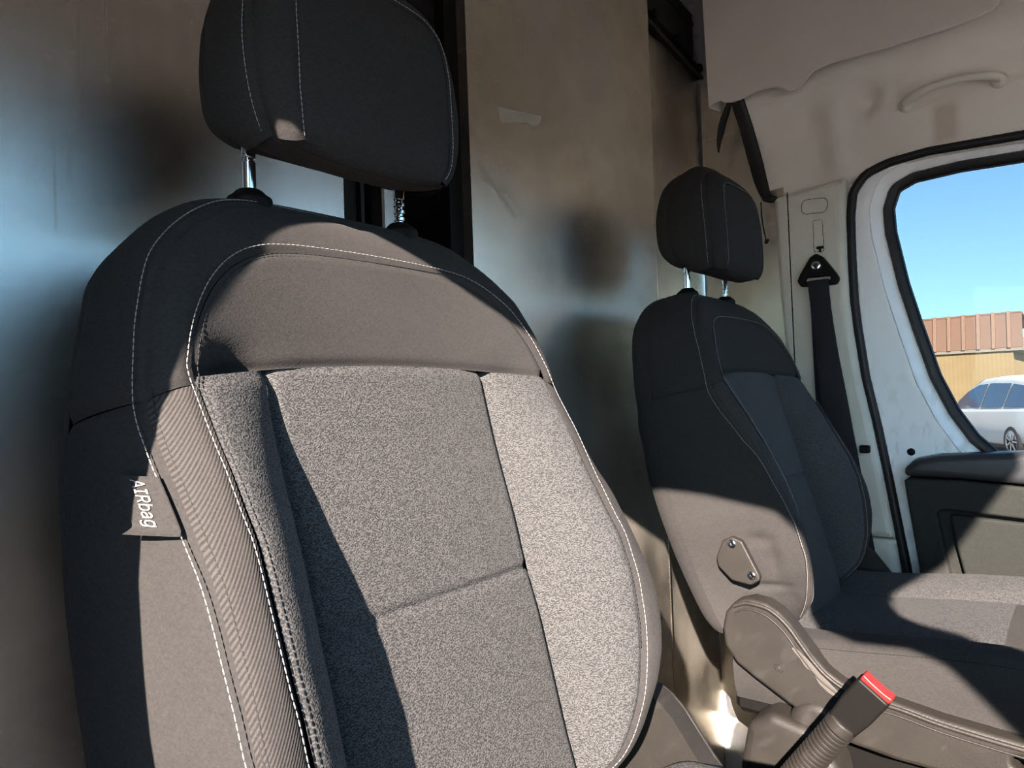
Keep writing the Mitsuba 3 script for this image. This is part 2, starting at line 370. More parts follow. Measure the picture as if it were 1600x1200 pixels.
# overhead door track
tr = thing('door_track', 'dark overhead track of the sliding partition door', 'track')
def slant(x0, x1, y0, y1, za, zb, h):
    m = box(x0, x1, y0, y1, 0, h, 0.002)
    m.vertices[:, 2] += za + (m.vertices[:, 0] - x0) / (x1 - x0) * (zb - za)
    return m
part(tr, 'rail', slant(1.045, 1.37, 0.186, 0.204, 1.7185, 1.672, 0.034), 'black_plastic', False)
part(tr, 'lip', slant(1.045, 1.37, 0.178, 0.186, 1.7155, 1.669, 0.007), 'grey_plastic', False)
part(tr, 'fascia', slant(1.045, 1.34, 0.190, 0.205, 1.757, 1.72, 0.12), 'dark_inside', False)
part(tr, 'fascia_edge', slant(1.045, 1.33, 0.182, 0.192, 1.834, 1.80, 0.010), 'grey_plastic', False)
for xx, zz in ((1.10, 1.722), (1.22, 1.704), (1.345, 1.672)):
    part(tr, 'roller', along(lathe([(0, 0.012), (0.008, 0.011), (0.011, 0.008), (0.011, 0), (0, 0)], 16), [xx, 0.183, zz + 0.02], [0, -1, 0]), 'black_plastic', 40)
# lilac-grey body frame behind the headliner corner
fr = thing('roof_bracket', 'lilac grey body bracket in the gap above the passenger partition', 'bracket')
bk = Polygon([(0.30, 1.62), (0.14, 1.62), (0.14, 1.93), (0.30, 1.88)]).difference(rpoly([(0.26, 1.75), (0.17, 1.74), (0.17, 1.81), (0.26, 1.805)], 0.006))
part(fr, 'face', plate_x(bk, 1.40, 0.03, 0.006, 0.008), 'grey_metal')
part(fr, 'recess', box(1.425, 1.44, 0.15, 0.28, 1.72, 1.83), 'dark_inside', False)

# ------------------------------------------------------------------ B pillar trim, belt
bp_front = [(y + 0.008, z) for y, z in OPEN_REAR[1:]]
bp = rpoly([(0.002, 1.307), (-0.168, 1.322)] + [(y, z) for y, z in bp_front[::-1] if z > 0.475] + [(-0.236, 0.475), (-0.012, 0.475), (-0.010, 0.95), (-0.004, 1.05)], 0.004)
trim = thing('trim_3', 'beige plastic door pillar cover with the belt guide loop', 'pillar cover', kind='structure')
part(trim, 'cover', plate_x(bp, 1.350, 0.04, 0.014, 0.008), 'beige_trim', 40)
part(trim, 'groove', box(1.3492, 1.352, -0.035, -0.0325, 0.48, 1.312), 'dark_inside', False)
cap = rpoly([(-0.066, 1.252), (-0.068, 1.286), (-0.126, 1.281), (-0.124, 1.247)], 0.012)
part(trim, 'blank_cap', plate_x(cap, 1.3488, 0.003, 0.0012, 0.003), 'beige_trim', 40)
part(trim, 'cap_outline', plate_x(cap.buffer(0.0012), 1.3496, 0.002, 0.0004, 0.003), 'dark_inside', 40)
slot = rpoly([(-0.092, 1.155), (-0.092, 1.231), (-0.112, 1.230), (-0.113, 1.155)], 0.002)
part(trim, 'height_slot', plate_x(slot.buffer(0.0011), 1.3496, 0.002, 0.0004, 0.003), 'dark_inside', 40)
part(trim, 'slot_cover', plate_x(slot, 1.3491, 0.003, 0.0006, 0.003), 'beige_trim', 40)
part(trim, 'height_button', cat(box(1.343, 1.352, -0.114, -0.098, 1.160, 1.166, 0.001), box(1.343, 1.352, -0.108, -0.104, 1.152, 1.162, 0.001)), 'black_plastic', False)
lowb = rpoly([(-0.012, 0.472), (-0.236, 0.472), (-0.247, 0.371), (-0.274, 0.20), (-0.30, 0.0), (-0.02, 0.0)], 0.004)
part(trim, 'lower_cover', plate_x(lowb, 1.352, 0.038, 0.014, 0.01), 'beige_trim', 40)

belt = thing('seat_belt', 'dark seat belt hanging from the guide loop on the beige pillar', 'seat belt')
dring = rpoly([(-0.100, 1.148), (-0.115, 1.138), (-0.142, 1.098), (-0.150, 1.082), (-0.144, 1.068), (-0.062, 1.072), (-0.054, 1.086), (-0.060, 1.100), (-0.086, 1.140)], 0.007)
slit = rpoly([(-0.073, 1.082), (-0.131, 1.080), (-0.130, 1.090), (-0.074, 1.092)], 0.003)
part(belt, 'guide_loop', plate_x(dring.difference(slit), 1.328, 0.012, 0.004, 0.004), 'black_plastic', 40)
part(belt, 'guide_bolt', along(lathe([(0, 0.006), (0.004, 0.006), (0.005, 0.0045), (0.008, 0.0045), (0.0105, 0.003), (0.0115, 0), (0, 0)], 24), [1.327, -0.100, 1.1175], [-1, 0, 0]), 'chrome', 40)
def strap(pts, thick=0.0014):
    """pts: (x, y_rear, y_front, z) stations of a webbing strip with thickness."""
    q = np.array(pts, float)
    s = np.linspace(0, 1, len(q)); d = np.linspace(0, 1, 40)
    q = np.stack([PchipInterpolator(s, q[:, k])(d) for k in range(4)], 1)
    A = np.column_stack([q[:, 0], q[:, 1], q[:, 3]]); Bq = np.column_stack([q[:, 0], q[:, 2], q[:, 3]])
    off = np.array([thick, 0, 0])
    ring = np.stack([A, (A + Bq) / 2 - off * 1.5, Bq, Bq + off, (A + Bq) / 2 - off * 0.5, A + off], 1)
    return grid(ring, close=True)
part(belt, 'webbing', strap([(1.324, -0.080, -0.127, 1.083), (1.322, -0.084, -0.130, 1.03), (1.320, -0.092, -0.140, 0.93), (1.318, -0.100, -0.158, 0.80), (1.31, -0.125, -0.176, 0.68), (1.27, -0.16, -0.20, 0.56), (1.24, -0.18, -0.22, 0.46)]), 'webbing', 40)
part(belt, 'webbing', strap([(1.334, -0.080, -0.126, 1.083), (1.334, -0.082, -0.125, 1.0), (1.334, -0.083, -0.125, 0.85), (1.334, -0.086, -0.122, 0.68), (1.334, -0.088, -0.120, 0.40), (1.334, -0.09, -0.12, 0.20)]), 'webbing', 40)
part(belt, 'stop_clip', box(1.318, 1.333, -0.200, -0.178, 0.672, 0.690, 0.003), 'black_plastic', False)

# ------------------------------------------------------------------ headliner over the passenger door
def headliner():
    hd = thing('ceiling_side', 'beige moulded headliner over the passenger door', 'headliner', kind='structure')
    ys = np.concatenate([np.linspace(0.07, -0.6, 130), np.linspace(-0.62, -0.95, 10)])
    prof = np.array([(1.392, 1.33), (1.380, 1.334), (1.371, 1.342), (1.366, 1.36), (1.358, 1.40), (1.346, 1.44), (1.332, 1.475), (1.318, 1.51), (1.304, 1.535), (1.300, 1.56), (1.300, 1.60), (1.300, 1.66)])
    s = np.linspace(0, 1, len(prof)); d = np.linspace(0, 1, 70)
    px, pz = PchipInterpolator(s, prof[:, 0])(d), PchipInterpolator(s, prof[:, 1])(d)
    Z0 = PchipInterpolator([-0.95, -0.72, -0.511, -0.337, -0.26, -0.205, -0.178, -0.165, 0.07], [-0.08, -0.03, -0.005, 0.004, 0, -0.012, -0.022, -0.022, -0.03])(ys)
    Pm = np.zeros((len(ys), len(d), 3))
    for i, y in enumerate(ys):
        w = np.exp(-(d / 0.22) ** 2)
        x, z = px.copy(), pz + Z0[i] * w
        yy = np.full_like(x, y)
        # rear end of the moulding: slanted edge along the black strip
        zr = np.interp(z, [1.30, 1.41, 1.49, 1.56], [0.012, 0.037, 0.052, 0.070])
        yy = np.where(y > -0.02, -0.02 + (y + 0.02) / 0.09 * (zr + 0.02), y)
        # vertical swell above the pillar, dents beside the handle and at the rear
        x -= 0.020 * np.exp(-((y + 0.155) / 0.030) ** 2) * sm(1.30, 1.36, z) * sm(1.53, 1.45, z)
        x += 0.042 * np.exp(-((y + 0.222) / 0.030) ** 2 - ((z - 1.485) / 0.030) ** 2)
        x += 0.012 * np.exp(-((y + 0.09) / 0.02) ** 2 - ((z - 1.475) / 0.025) ** 2)
        x -= 0.010 * np.exp(-((y + 0.045) / 0.03) ** 2 - ((z - 1.525) / 0.018) ** 2)
        x += 0.022 * sm(-0.255, -0.29, y) * sm(-0.56, -0.52, y) * np.exp(-((z - 1.472) / 0.022) ** 2)
        Pm[i, :, 0], Pm[i, :, 1], Pm[i, :, 2] = x, yy, z
    part(hd, 'moulding', grid(Pm), 'headliner_fabric', 60)
    # upper lining sheet with its wavy lower edge
    yy = np.concatenate([np.linspace(0.115, -0.52, 150), np.linspace(-0.53, -0.98, 12)])
    edge = PchipInterpolator([-0.98, -0.53, -0.500, -0.490, -0.464, -0.386, -0.303, -0.20, -0.173, -0.152, -0.131, -0.120, -0.108, -0.097, -0.086, -0.070, -0.05, -0.025, 0.003, 0.03, 0.051, 0.075, 0.085, 0.1, 0.115],
                             [1.72, 1.66, 1.60, 1.575, 1.560, 1.554, 1.553, 1.556, 1.556, 1.554, 1.548, 1.535, 1.524, 1.519, 1.520, 1.530, 1.541, 1.544, 1.542, 1.537, 1.536, 1.541, 1.548, 1.547, 1.543])(yy)
    k = np.linspace(0, 1, 40)
    Q = np.zeros((len(yy), len(k) + 5, 3))
    for i, y in enumerate(yy):
        z = edge[i] + k ** 1.3 * (1.95 - edge[i])
        x = 1.246 - 0.02 * np.clip((z - 1.5) / 0.45, 0, 1)
        r = 0.003
        a = np.linspace(math.pi, 0.15, 5)
        lip = np.stack([x[0] + r + r * np.cos(a) * -1 * -1, np.full(5, y), edge[i] - r * np.sin(a)], 1)[::-1]
        Q[i, :5] = lip
        Q[i, 5:] = np.stack([x, np.full(len(k), y), z], 1)
    part(hd, 'upper_lining', grid(Q), 'headliner_upper', 60)
    rear = grid(np.stack([Q[0], Q[0] + [0.01, 0.004, 0], Q[0] + [0.06, -0.01, 0]], 1))
    part(hd, 'lining_edge', rear, 'headliner_upper', 40)
    return hd
headliner()

et = thing('edge_trim', 'loose black rubber edging along the rear end of the headliner', 'rubber edging')
def blade(pts):
    """pts: (y, z, half width) -> flattened strip standing proud of the wall."""
    q = np.array(pts, float); s = np.linspace(0, 1, len(q)); d = np.linspace(0, 1, 50)
    y, z, w = (PchipInterpolator(s, q[:, k])(d) for k in range(3))
    a = np.arange(10) * 2 * np.pi / 10
    xx = np.interp(z, [1.30, 1.40, 1.49, 1.56], [1.352, 1.346, 1.325, 1.290])
    R = np.stack([np.stack([xx + 0.007 * math.sin(t), y + w * math.cos(t), z], 1) for t in a], 1)
    return grid(R, close=True)
part(et, 'strip', blade([(0.062, 1.564, 0.006), (0.060, 1.552, 0.017), (0.053, 1.50, 0.017), (0.043, 1.43, 0.018), (0.031, 1.36, 0.017), (0.020, 1.318, 0.014), (0.010, 1.306, 0.019), (0.008, 1.298, 0.005)]), 'black_rubber', 50)
part(et, 'gap_shade', blade([(0.080, 1.556, 0.004), (0.094, 1.535, 0.010), (0.112, 1.508, 0.011), (0.126, 1.475, 0.006), (0.131, 1.450, 0.001)]), 'black_rubber', 50)  # black blade standing in for the shaded gap below the lining corner
cord = thing('cord', 'thin black cord with a knotted end hanging below the rubber edging', 'cord')
part(cord, 'strand', tube([(1.345, 0.030, 1.30), (1.350, 0.032, 1.27), (1.352, 0.030, 1.24), (1.352, 0.026, 1.215), (1.352, 0.024, 1.20)], 0.0018, 8), 'black_rubber', 50)
part(cord, 'knot', cat(trimesh.creation.icosphere(2, 0.0048).apply_translation([1.351, 0.023, 1.199]), trimesh.creation.icosphere(2, 0.0036).apply_translation([1.350, 0.019, 1.2025])), 'black_rubber', True)

gh = thing('grab_handle', 'beige grab handle set into the headliner over the passenger door', 'grab handle')
def handle():
    yv = np.linspace(-0.303, -0.478, 50)
    u = np.linspace(0, 1, 50)
    z = 1.454 + 0.0115 * np.sin(math.pi * u) ** 0.8 + 0.002 * u
    x = 1.338 - 0.030 * np.sin(math.pi * u) ** 0.5
    r = 0.0095 - 0.002 * np.sin(math.pi * u)
    return tube(np.column_stack([x, yv, z]), r, 14)
part(gh, 'grip', handle(), 'beige_trim', 60)
part(gh, 'mount', along(lathe([(0, 0.014), (0.010, 0.013), (0.015, 0.008), (0.017, 0), (0, 0)], 24), [1.352, -0.303, 1.452], [-1, 0, 0]), 'beige_trim', 50)
part(gh, 'mount', along(lathe([(0, 0.014), (0.010, 0.013), (0.015, 0.008), (0.017, 0), (0, 0)], 24), [1.352, -0.476, 1.454], [-1, 0, 0]), 'beige_trim', 50)

# ------------------------------------------------------------------ passenger door
glass = rpoly([(-0.508, 1.289), (-0.393, 1.294), (-0.305, 1.290), (-0.272, 1.276), (-0.259, 1.239), (-0.261, 1.186), (-0.282, 1.063), (-0.304, 0.972), (-0.337, 0.846), (-0.370, 0.766),
               (-0.404, 0.709), (-0.437, 0.675), (-0.48, 0.645), (-0.56, 0.62), (-0.8, 0.60), (-1.15, 0.60), (-1.24, 0.66), (-1.22, 0.78), (-0.88, 1.20), (-0.80, 1.262), (-0.70, 1.280)], 0.012)
dr1 = thing('door_1', 'white passenger door with its window and dark trim panel', 'door', kind='structure')
frame = opening.buffer(0.012).difference(glass.buffer(0.050))
part(dr1, 'frame', plate_x(frame, 1.388, 0.03, 0.003, 0.01), 'door_paint', 40)
def between(pa, xa, pb, xb, n=300, mid=None):
    la, lb = LineString(list(pa.exterior.coords)), None
    A = ring_pts(shapely.geometry.polygon.orient(pa), pa.exterior.length / n)[:n]
    lbs = pb.exterior
    Bp = np.array([lbs.interpolate(lbs.project(Point(a))).coords[0] for a in A])
    rows = [np.column_stack([np.full(len(A), xa), A])]
    for t, dx in (mid or []):
        rows.append(np.column_stack([np.full(len(A), xa + (xb - xa) * t + dx), A * (1 - t) + Bp * t]))
    rows.append(np.column_stack([np.full(len(A), xb), Bp]))
    return grid(np.stack(rows), close=True)
part(dr1, 'frame_flange', between(glass.buffer(0.0515), 1.386, glass.buffer(0.020), 1.412, 320, [(0.08, -0.004), (0.16, -0.003), (0.3, 0.0)]), 'door_paint', 50)
part(dr1, 'window_seal', between(glass.buffer(0.0265), 1.413, glass, 1.414, 320, [(0.1, -0.010), (0.35, -0.016), (0.7, -0.014), (0.88, -0.008), (0.93, -0.010)]), 'black_rubber', 50)
v, f = trimesh.creation.triangulate_polygon(glass.buffer(0.01), engine='earcut')
part(dr1, 'window_pane', trimesh.Trimesh(np.column_stack([np.full(len(v), 1.414), v]), f, process=False), 'window_glass', False)
ol = opening.exterior
L = ol.length
cs = np.array([ol.interpolate(i * L / 400).coords[0] for i in range(401)])
part(dr1, 'door_seal', tube(np.column_stack([np.full(len(cs), 1.375), cs]), 0.0105, 12, caps=False), 'black_rubber', 60)
part(dr1, 'plug', along(lathe([(0, 0.004), (0.004, 0.0038), (0.0075, 0.002), (0.0085, 0), (0, 0)], 20), [1.388, -0.272, 0.671], [-1, 0, 0]), 'black_plastic', 40)
low = Polygon([(-0.30, 0.05), (-0.25, 0.66), (-1.3, 0.66), (-1.35, 0.05)])
outer = place(bevel(opening.intersection(sbox(-1.5, -0.2, 0.2, 0.63)).buffer(0.01), 0.02, 0.003, 0.02), [1.47, 0, 0], [0, 1, 0], [0, 0, 1], [-1, 0, 0])
part(dr1, 'outer_skin', outer, 'white_paint', 30)
# trim panel: rail on top, recessed panel with a pocket below it
rail = rpoly([(-0.266, 0.622), (-0.268, 0.640), (-0.289, 0.660), (-0.33, 0.669), (-0.486, 0.679), (-1.2, 0.70), (-1.2, 0.60), (-0.486, 0.612), (-0.372, 0.620)], 0.006)
part(dr1, 'trim_rail', plate_x(rail, 1.322, 0.07, 0.016, 0.008), 'door_trim', 50, label='dark soft rail along the top of the door trim')
body = rpoly([(-0.264, 0.616), (-0.372, 0.616), (-0.486, 0.607), (-1.2, 0.60), (-1.2, -0.05), (-0.34, -0.05), (-0.316, 0.15), (-0.290, 0.384)], 0.006)
pocket = rpoly([(-0.326, 0.540), (-0.331, 0.549), (-0.345, 0.551), (-0.481, 0.541), (-1.05, 0.52), (-1.05, 0.05), (-0.40, 0.05), (-0.362, 0.30)], 0.008)
part(dr1, 'trim_panel', plate_x(body.difference(pocket), 1.332, 0.06, 0.006, 0.008), 'door_panel', 40)
inner = rpoly([(-0.348, 0.541), (-0.481, 0.532), (-1.05, 0.51), (-1.05, 0.05), (-0.42, 0.05), (-0.376, 0.38), (-0.352, 0.50)], 0.006)
part(dr1, 'pocket_back', plate_x(pocket.buffer(0.01), 1.358, 0.02, 0.002, 0.01), 'door_panel', 40)
part(dr1, 'pocket_panel', plate_x(inner, 1.344, 0.02, 0.006, 0.008), 'door_panel', 40)

# ------------------------------------------------------------------ seats
def curve(pts, n):
    q = np.array(pts, float)
    s = np.concatenate([[0], np.cumsum(np.linalg.norm(np.diff(q, axis=0), axis=1))])
    d = np.linspace(0, s[-1], n * 6)
    c = np.stack([PchipInterpolator(s, q[:, k])(d) for k in range(3)], 1)
    L = np.concatenate([[0], np.cumsum(np.linalg.norm(np.diff(c, axis=0), axis=1))])
    t = np.linspace(0, L[-1], n)
    return np.stack([np.interp(t, L, c[:, k]) for k in range(3)], 1)

NL, NT = 110, 130
class Rail:
    """An inverted U, given by its left half (x < 0): lower leg up to the joint, then over the shoulder to the apex."""
    def __init__(self, lower, upper):
        lo, up = curve(lower, NL), curve(upper, NT)
        mir = np.array([-1, 1, 1])
        self.left, self.right = lo, lo * mir
        self.top = np.vstack([up, (up * mir)[::-1][1:]])
    def shift(self, other, d):
        r = Rail.__new__(Rail)
        for k in ('left', 'right', 'top'):
            a, b = getattr(self, k), getattr(other, k)
            v = b - a
            setattr(r, k, a + v / np.linalg.norm(v, axis=1, keepdims=True) * d)
        return r

def patch(A, B, nu=24, bulge=0.0, dip=(0.002, 0.002), w=0.004, ends=(0, 0), centre=(0, 0.05, 0.75), extra=None, under=0.0):
    s = np.linspace(0, 1, nu)
    u = 0.5 - 0.5 * np.cos(np.pi * s)
    P = A[:, None] * (1 - u)[None, :, None] + B[:, None] * u[None, :, None]
    N = np.cross(np.gradient(P, axis=0), np.gradient(P, axis=1))
    N /= np.linalg.norm(N, axis=2, keepdims=True) + 1e-12
    out = P - np.asarray(centre)
    sg = np.sign((N * out).sum(2, keepdims=True).mean())
    N *= sg if sg else 1
    W = np.linalg.norm(B - A, axis=1)[:, None]
    dA, dB = u[None] * W, (1 - u)[None] * W
    h = bulge * (4 * u * (1 - u))[None] ** 0.8 * np.ones_like(W)
    h = h - dip[0] * np.exp(-(dA / w) ** 2) - dip[1] * np.exp(-(dB / w) ** 2)
    L = np.concatenate([[0], np.cumsum(np.linalg.norm(np.diff((A + B) / 2, axis=0), axis=1))])[:, None]
    if ends[0]: h = h - ends[0] * np.exp(-(L / w) ** 2)
    if ends[1]: h = h - ends[1] * np.exp(-((L[-1] - L) / w) ** 2)
    P = P + N * h[..., None]
    if extra is not None:
        P = extra(P, N)
    return grid(P)

def stitches(line, pitch=0.0052, length=0.0038, r=0.0005, lift=None):
    L = np.concatenate([[0], np.cumsum(np.linalg.norm(np.diff(line, axis=0), axis=1))])
    n = int(L[-1] / pitch)
    c = (np.arange(n) + 0.5) * L[-1] / max(n, 1)
    at = lambda s: np.stack([np.interp(s, L, line[:, k]) for k in range(3)], 1)
    a, b = at(c - length / 2), at(c + length / 2)
    base = trimesh.creation.icosphere(0, 1.0)
    base = base.subdivide()
    base.vertices /= np.linalg.norm(base.vertices, axis=1, keepdims=True)
    V, F, k = [], [], 0
    for p, q in zip(a, b):
        d = q - p; ln = np.linalg.norm(d) / 2 + r; d = d / np.linalg.norm(d)
        s1 = np.cross(d, [0.3, 0.5, 0.8]); s1 /= np.linalg.norm(s1); s2 = np.cross(d, s1)
        V.append((p + q) / 2 + base.vertices @ np.array([s1 * r, s2 * r, d * ln])); F.append(base.faces + k); k += len(base.vertices)
    return trimesh.Trimesh(np.vstack(V), np.vstack(F), process=False)

S1 = Rail([(-0.148, -0.188, 0.425), (-0.163, -0.207, 0.447), (-0.181, -0.222, 0.472), (-0.195, -0.231, 0.496), (-0.206, -0.236, 0.518), (-0.216, -0.240, 0.5376), (-0.224, -0.2412, 0.5607), (-0.2315, -0.2374, 0.5858), (-0.2365, -0.2312, 0.6148),
           (-0.2385, -0.224, 0.632), (-0.238, -0.2145, 0.6528), (-0.237, -0.202, 0.6746), (-0.2365, -0.191, 0.696), (-0.236, -0.1774, 0.7186), (-0.2352, -0.1555, 0.743), (-0.2355, -0.1454, 0.756), (-0.2365, -0.1324, 0.774), (-0.2375, -0.120, 0.79), (-0.2384, -0.1105, 0.805), (-0.2392, -0.102, 0.820), (-0.2393, -0.0976, 0.832)],
          [(-0.2393, -0.0976, 0.832), (-0.2382, -0.0948, 0.845), (-0.2356, -0.0907, 0.863), (-0.2317, -0.085, 0.8855), (-0.2265, -0.079, 0.904), (-0.2196, -0.0714, 0.924), (-0.2127, -0.066, 0.940), (-0.199, -0.057, 0.9576), (-0.182, -0.049, 0.974), (-0.159, -0.040, 0.9904), (-0.136, -0.033, 1.0014), (-0.10, -0.022, 1.0095), (-0.05, -0.011, 1.0130), (0, -0.008, 1.0138)])
S2 = Rail([(-0.118, -0.180, 0.425), (-0.146, -0.213, 0.46), (-0.157, -0.224, 0.475), (-0.171, -0.2315, 0.50), (-0.184, -0.2345, 0.53), (-0.193, -0.233, 0.56), (-0.1985, -0.2300, 0.59), (-0.2017, -0.2257, 0.612), (-0.204, -0.2205, 0.6376), (-0.2053, -0.2138, 0.657), (-0.206, -0.206, 0.679), (-0.2045, -0.194, 0.702), (-0.2035, -0.183, 0.724), (-0.203, -0.175, 0.739), (-0.2045, -0.164, 0.759), (-0.2065, -0.1495, 0.786), (-0.208, -0.1365, 0.8067), (-0.2095, -0.1195, 0.835), (-0.2105, -0.1145, 0.845)],
          [(-0.2105, -0.1145, 0.845), (-0.2108, -0.110, 0.855), (-0.208, -0.106, 0.8667), (-0.1995, -0.098, 0.8905), (-0.1885, -0.0905, 0.911), (-0.176, -0.084, 0.9278), (-0.156, -0.0745, 0.9454), (-0.138, -0.069, 0.9555), (-0.115, -0.065, 0.9625), (-0.08, -0.062, 0.9665), (-0.04, -0.061, 0.968), (0, -0.0605, 0.9685)])
RR = Rail([(-0.245, -0.118, 0.425), (-0.250, -0.108, 0.4405), (-0.252, -0.0875, 0.4814), (-0.253, -0.0669, 0.5276), (-0.253, -0.0482, 0.5752), (-0.253, -0.0314, 0.6239), (-0.2535, -0.0155, 0.687), (-0.2525, -0.009, 0.729), (-0.2505, -0.0004, 0.768), (-0.2466, 0.0025, 0.80), (-0.244, 0.006, 0.818)],
          [(-0.244, 0.006, 0.818), (-0.240, 0.0104, 0.84), (-0.2308, 0.0173, 0.885), (-0.2242, 0.021, 0.911), (-0.2215, 0.0215, 0.926), (-0.2132, 0.024, 0.943), (-0.1955, 0.027, 0.965), (-0.1687, 0.026, 0.991), (-0.1403, 0.024, 1.006), (-0.10, 0.024, 1.013), (-0.05, 0.024, 1.017), (0, 0.024, 1.018)])
S1g, S2g = S1.shift(S2, 0.006), None
_gz = np.array([0.40, 0.45, 0.50, 0.563, 0.606, 0.641, 0.6685, 0.706, 0.745, 0.784, 0.824, 0.850, 0.89, 0.93, 0.9685, 1.0])
_gy = np.array([-0.200, -0.194, -0.180, -0.164, -0.153, -0.1416, -0.1336, -0.124, -0.112, -0.1005, -0.0905, -0.0845, -0.077, -0.069, -0.0605, -0.054])
yG = PchipInterpolator(_gz, _gy)
_l = np.vstack([S2.left, S2.top[:NT][1:]])
_ls = _l[np.concatenate([[True], np.diff(np.maximum.accumulate(_l[:, 2])) > 1e-6])]
INS = 0.006    # the seam lies this far inside the stitch line
_zin = _ls[:, 2] - INS * np.clip((_ls[:, 2] - 0.87) / 0.08, 0, 1)
_xin = np.maximum(-_ls[:, 0] - INS * np.clip((0.985 - _ls[:, 2]) / 0.03, 0, 1), 0)
xS = lambda z: np.interp(z, _zin, _xin)
yS = lambda z: np.interp(z, _zin, _ls[:, 1])
zTop = lambda x: np.interp(-np.abs(x), -_xin[np.argmax(_xin * (_zin > 0.8)):], _zin[np.argmax(_xin * (_zin > 0.8)):])
GX = 0.131
ZM, ZB = 0.652, 0.40
zY = lambda x: 0.8485 + 0.0125 * (1 - (x / 0.21) ** 2)

def front_y(x, z, yoke):
    t = np.abs(x); xs = np.maximum(xS(z), 1e-4); g, r = yG(z), yS(z)
    if yoke:
        dent = 0.016 * np.exp(-((t - 0.163) / 0.030) ** 2 - ((z - 0.850) / 0.022) ** 2)
        return g + (r - g) * np.clip(t / xs, 0, 1) ** 3.0 + dent * np.where(x < 0, 1.0, 0.25)
    s = np.clip((t - GX) / np.maximum(xs - GX, 0.005), 0, 1)
    y = g + (r - g) * (1 - (1 - s) ** 1.8)
    return y - 0.004 * np.clip(1 - (t / GX) ** 2, 0, 1)

def cl(n): return 0.5 - 0.5 * np.cos(np.pi * np.linspace(0, 1, n))
def dipf(d, depth, w): return depth * np.exp(-(d / w) ** 2)

def front_panel(kind):
    if kind == 'yoke':
        a = np.linspace(-np.pi / 2, np.pi / 2, 180)
        xm = 0.2035
        X = xm * np.sin(a)
        v = cl(70)
        Z0, Z1 = zY(X), np.maximum(zTop(X), zY(X) + 1e-4)
        Z = Z0[:, None] + (Z1 - Z0)[:, None] * v[None]
        Xg = np.broadcast_to(X[:, None], Z.shape)
        Y = front_y(Xg, Z, True)
        d0 = (Z - Z0[:, None])
        dn = (Z1[:, None] - Z)
        dn = np.minimum(dn, np.abs(np.maximum(xS(Z), 0) - np.abs(Xg)))
        Y = Y + dipf(d0, 0.0045, 0.006) + dipf(dn, 0.0025, 0.004)
        return grid(np.stack([Xg, Y, Z], -1))
    if kind in ('insert_upper', 'insert_lower'):
        u, v = cl(90), cl(120)
        za, zb = (ZM, None) if kind == 'insert_upper' else (ZB, ZM)
        X = np.broadcast_to((-GX + 2 * GX * u)[:, None], (90, 120))
        top = zY(X) if zb is None else np.full_like(X, zb)
        Z = za + (top - za) * v[None]
        Y = front_y(X, Z, False)
        Y = Y + dipf(GX - np.abs(X), 0.006, 0.006) + dipf(top - Z, 0.004, 0.005) + (dipf(Z - za, 0.004, 0.005) if za > 0.5 else 0)
        return grid(np.stack([X, Y, Z], -1))
    sgn = -1 if kind == 'bolster_l' else 1
    u, v = cl(60), np.linspace(0, 1, 200)
    v = v + 0.0
    Z0 = ZB + v * (0.8505 - ZB)
    xs = np.maximum(xS(Z0), GX + 0.008)
    t = GX + (xs - GX)[None] * u[:, None]
    Z = Z0[None] + (v ** 8)[None] * (zY(t) - 0.8505)
    Y = front_y(t, np.minimum(Z, Z0[None] + 0.002), False)
    W = (xs - GX)[None]
    Y = Y + dipf(u[:, None] * W, 0.006, 0.006) + dipf((1 - u[:, None]) * W, 0.0022, 0.004) + dipf(0.8505 - Z0[None], 0.0045, 0.006)
    return grid(np.stack([sgn * t, Y, Z], -1))

H1 = Rail([(-0.1065, -0.0530, 1.0600), (-0.1145, -0.0560, 1.072), (-0.1210, -0.0580, 1.0887), (-0.1260, -0.0590, 1.114), (-0.1275, -0.0585, 1.135)],
          [(-0.1275, -0.0585, 1.135), (-0.1235, -0.0545, 1.1715), (-0.115, -0.0495, 1.20), (-0.102, -0.0445, 1.225), (-0.084, -0.040, 1.246), (-0.055, -0.036, 1.258), (0, -0.034, 1.263)])
H2 = Rail([(-0.0850, -0.0760, 1.0560), (-0.0905, -0.0815, 1.070), (-0.0925, -0.0830, 1.085), (-0.0935, -0.0830, 1.10), (-0.0935, -0.0825, 1.125)],
          [(-0.0935, -0.0825, 1.125), (-0.0935, -0.081, 1.16), (-0.091, -0.079, 1.185), (-0.085, -0.0765, 1.205), (-0.075, -0.074, 1.2165), (-0.060, -0.073, 1.223), (-0.03, -0.072, 1.226), (0, -0.072, 1.2265)])
HR = Rail([(-0.098, -0.004, 1.066), (-0.108, 0.004, 1.073), (-0.1165, 0.014, 1.0876), (-0.1195, 0.020, 1.107), (-0.1195, 0.0235, 1.135)],
          [(-0.1195, 0.0235, 1.135), (-0.1175, 0.024, 1.169), (-0.112, 0.021, 1.20), (-0.101, 0.016, 1.23), (-0.08, 0.010, 1.25), (-0.05, 0.006, 1.264), (0, 0.004, 1.270)])
def full(r): return np.vstack([r.left, r.top[1:-1], r.right[::-1]])

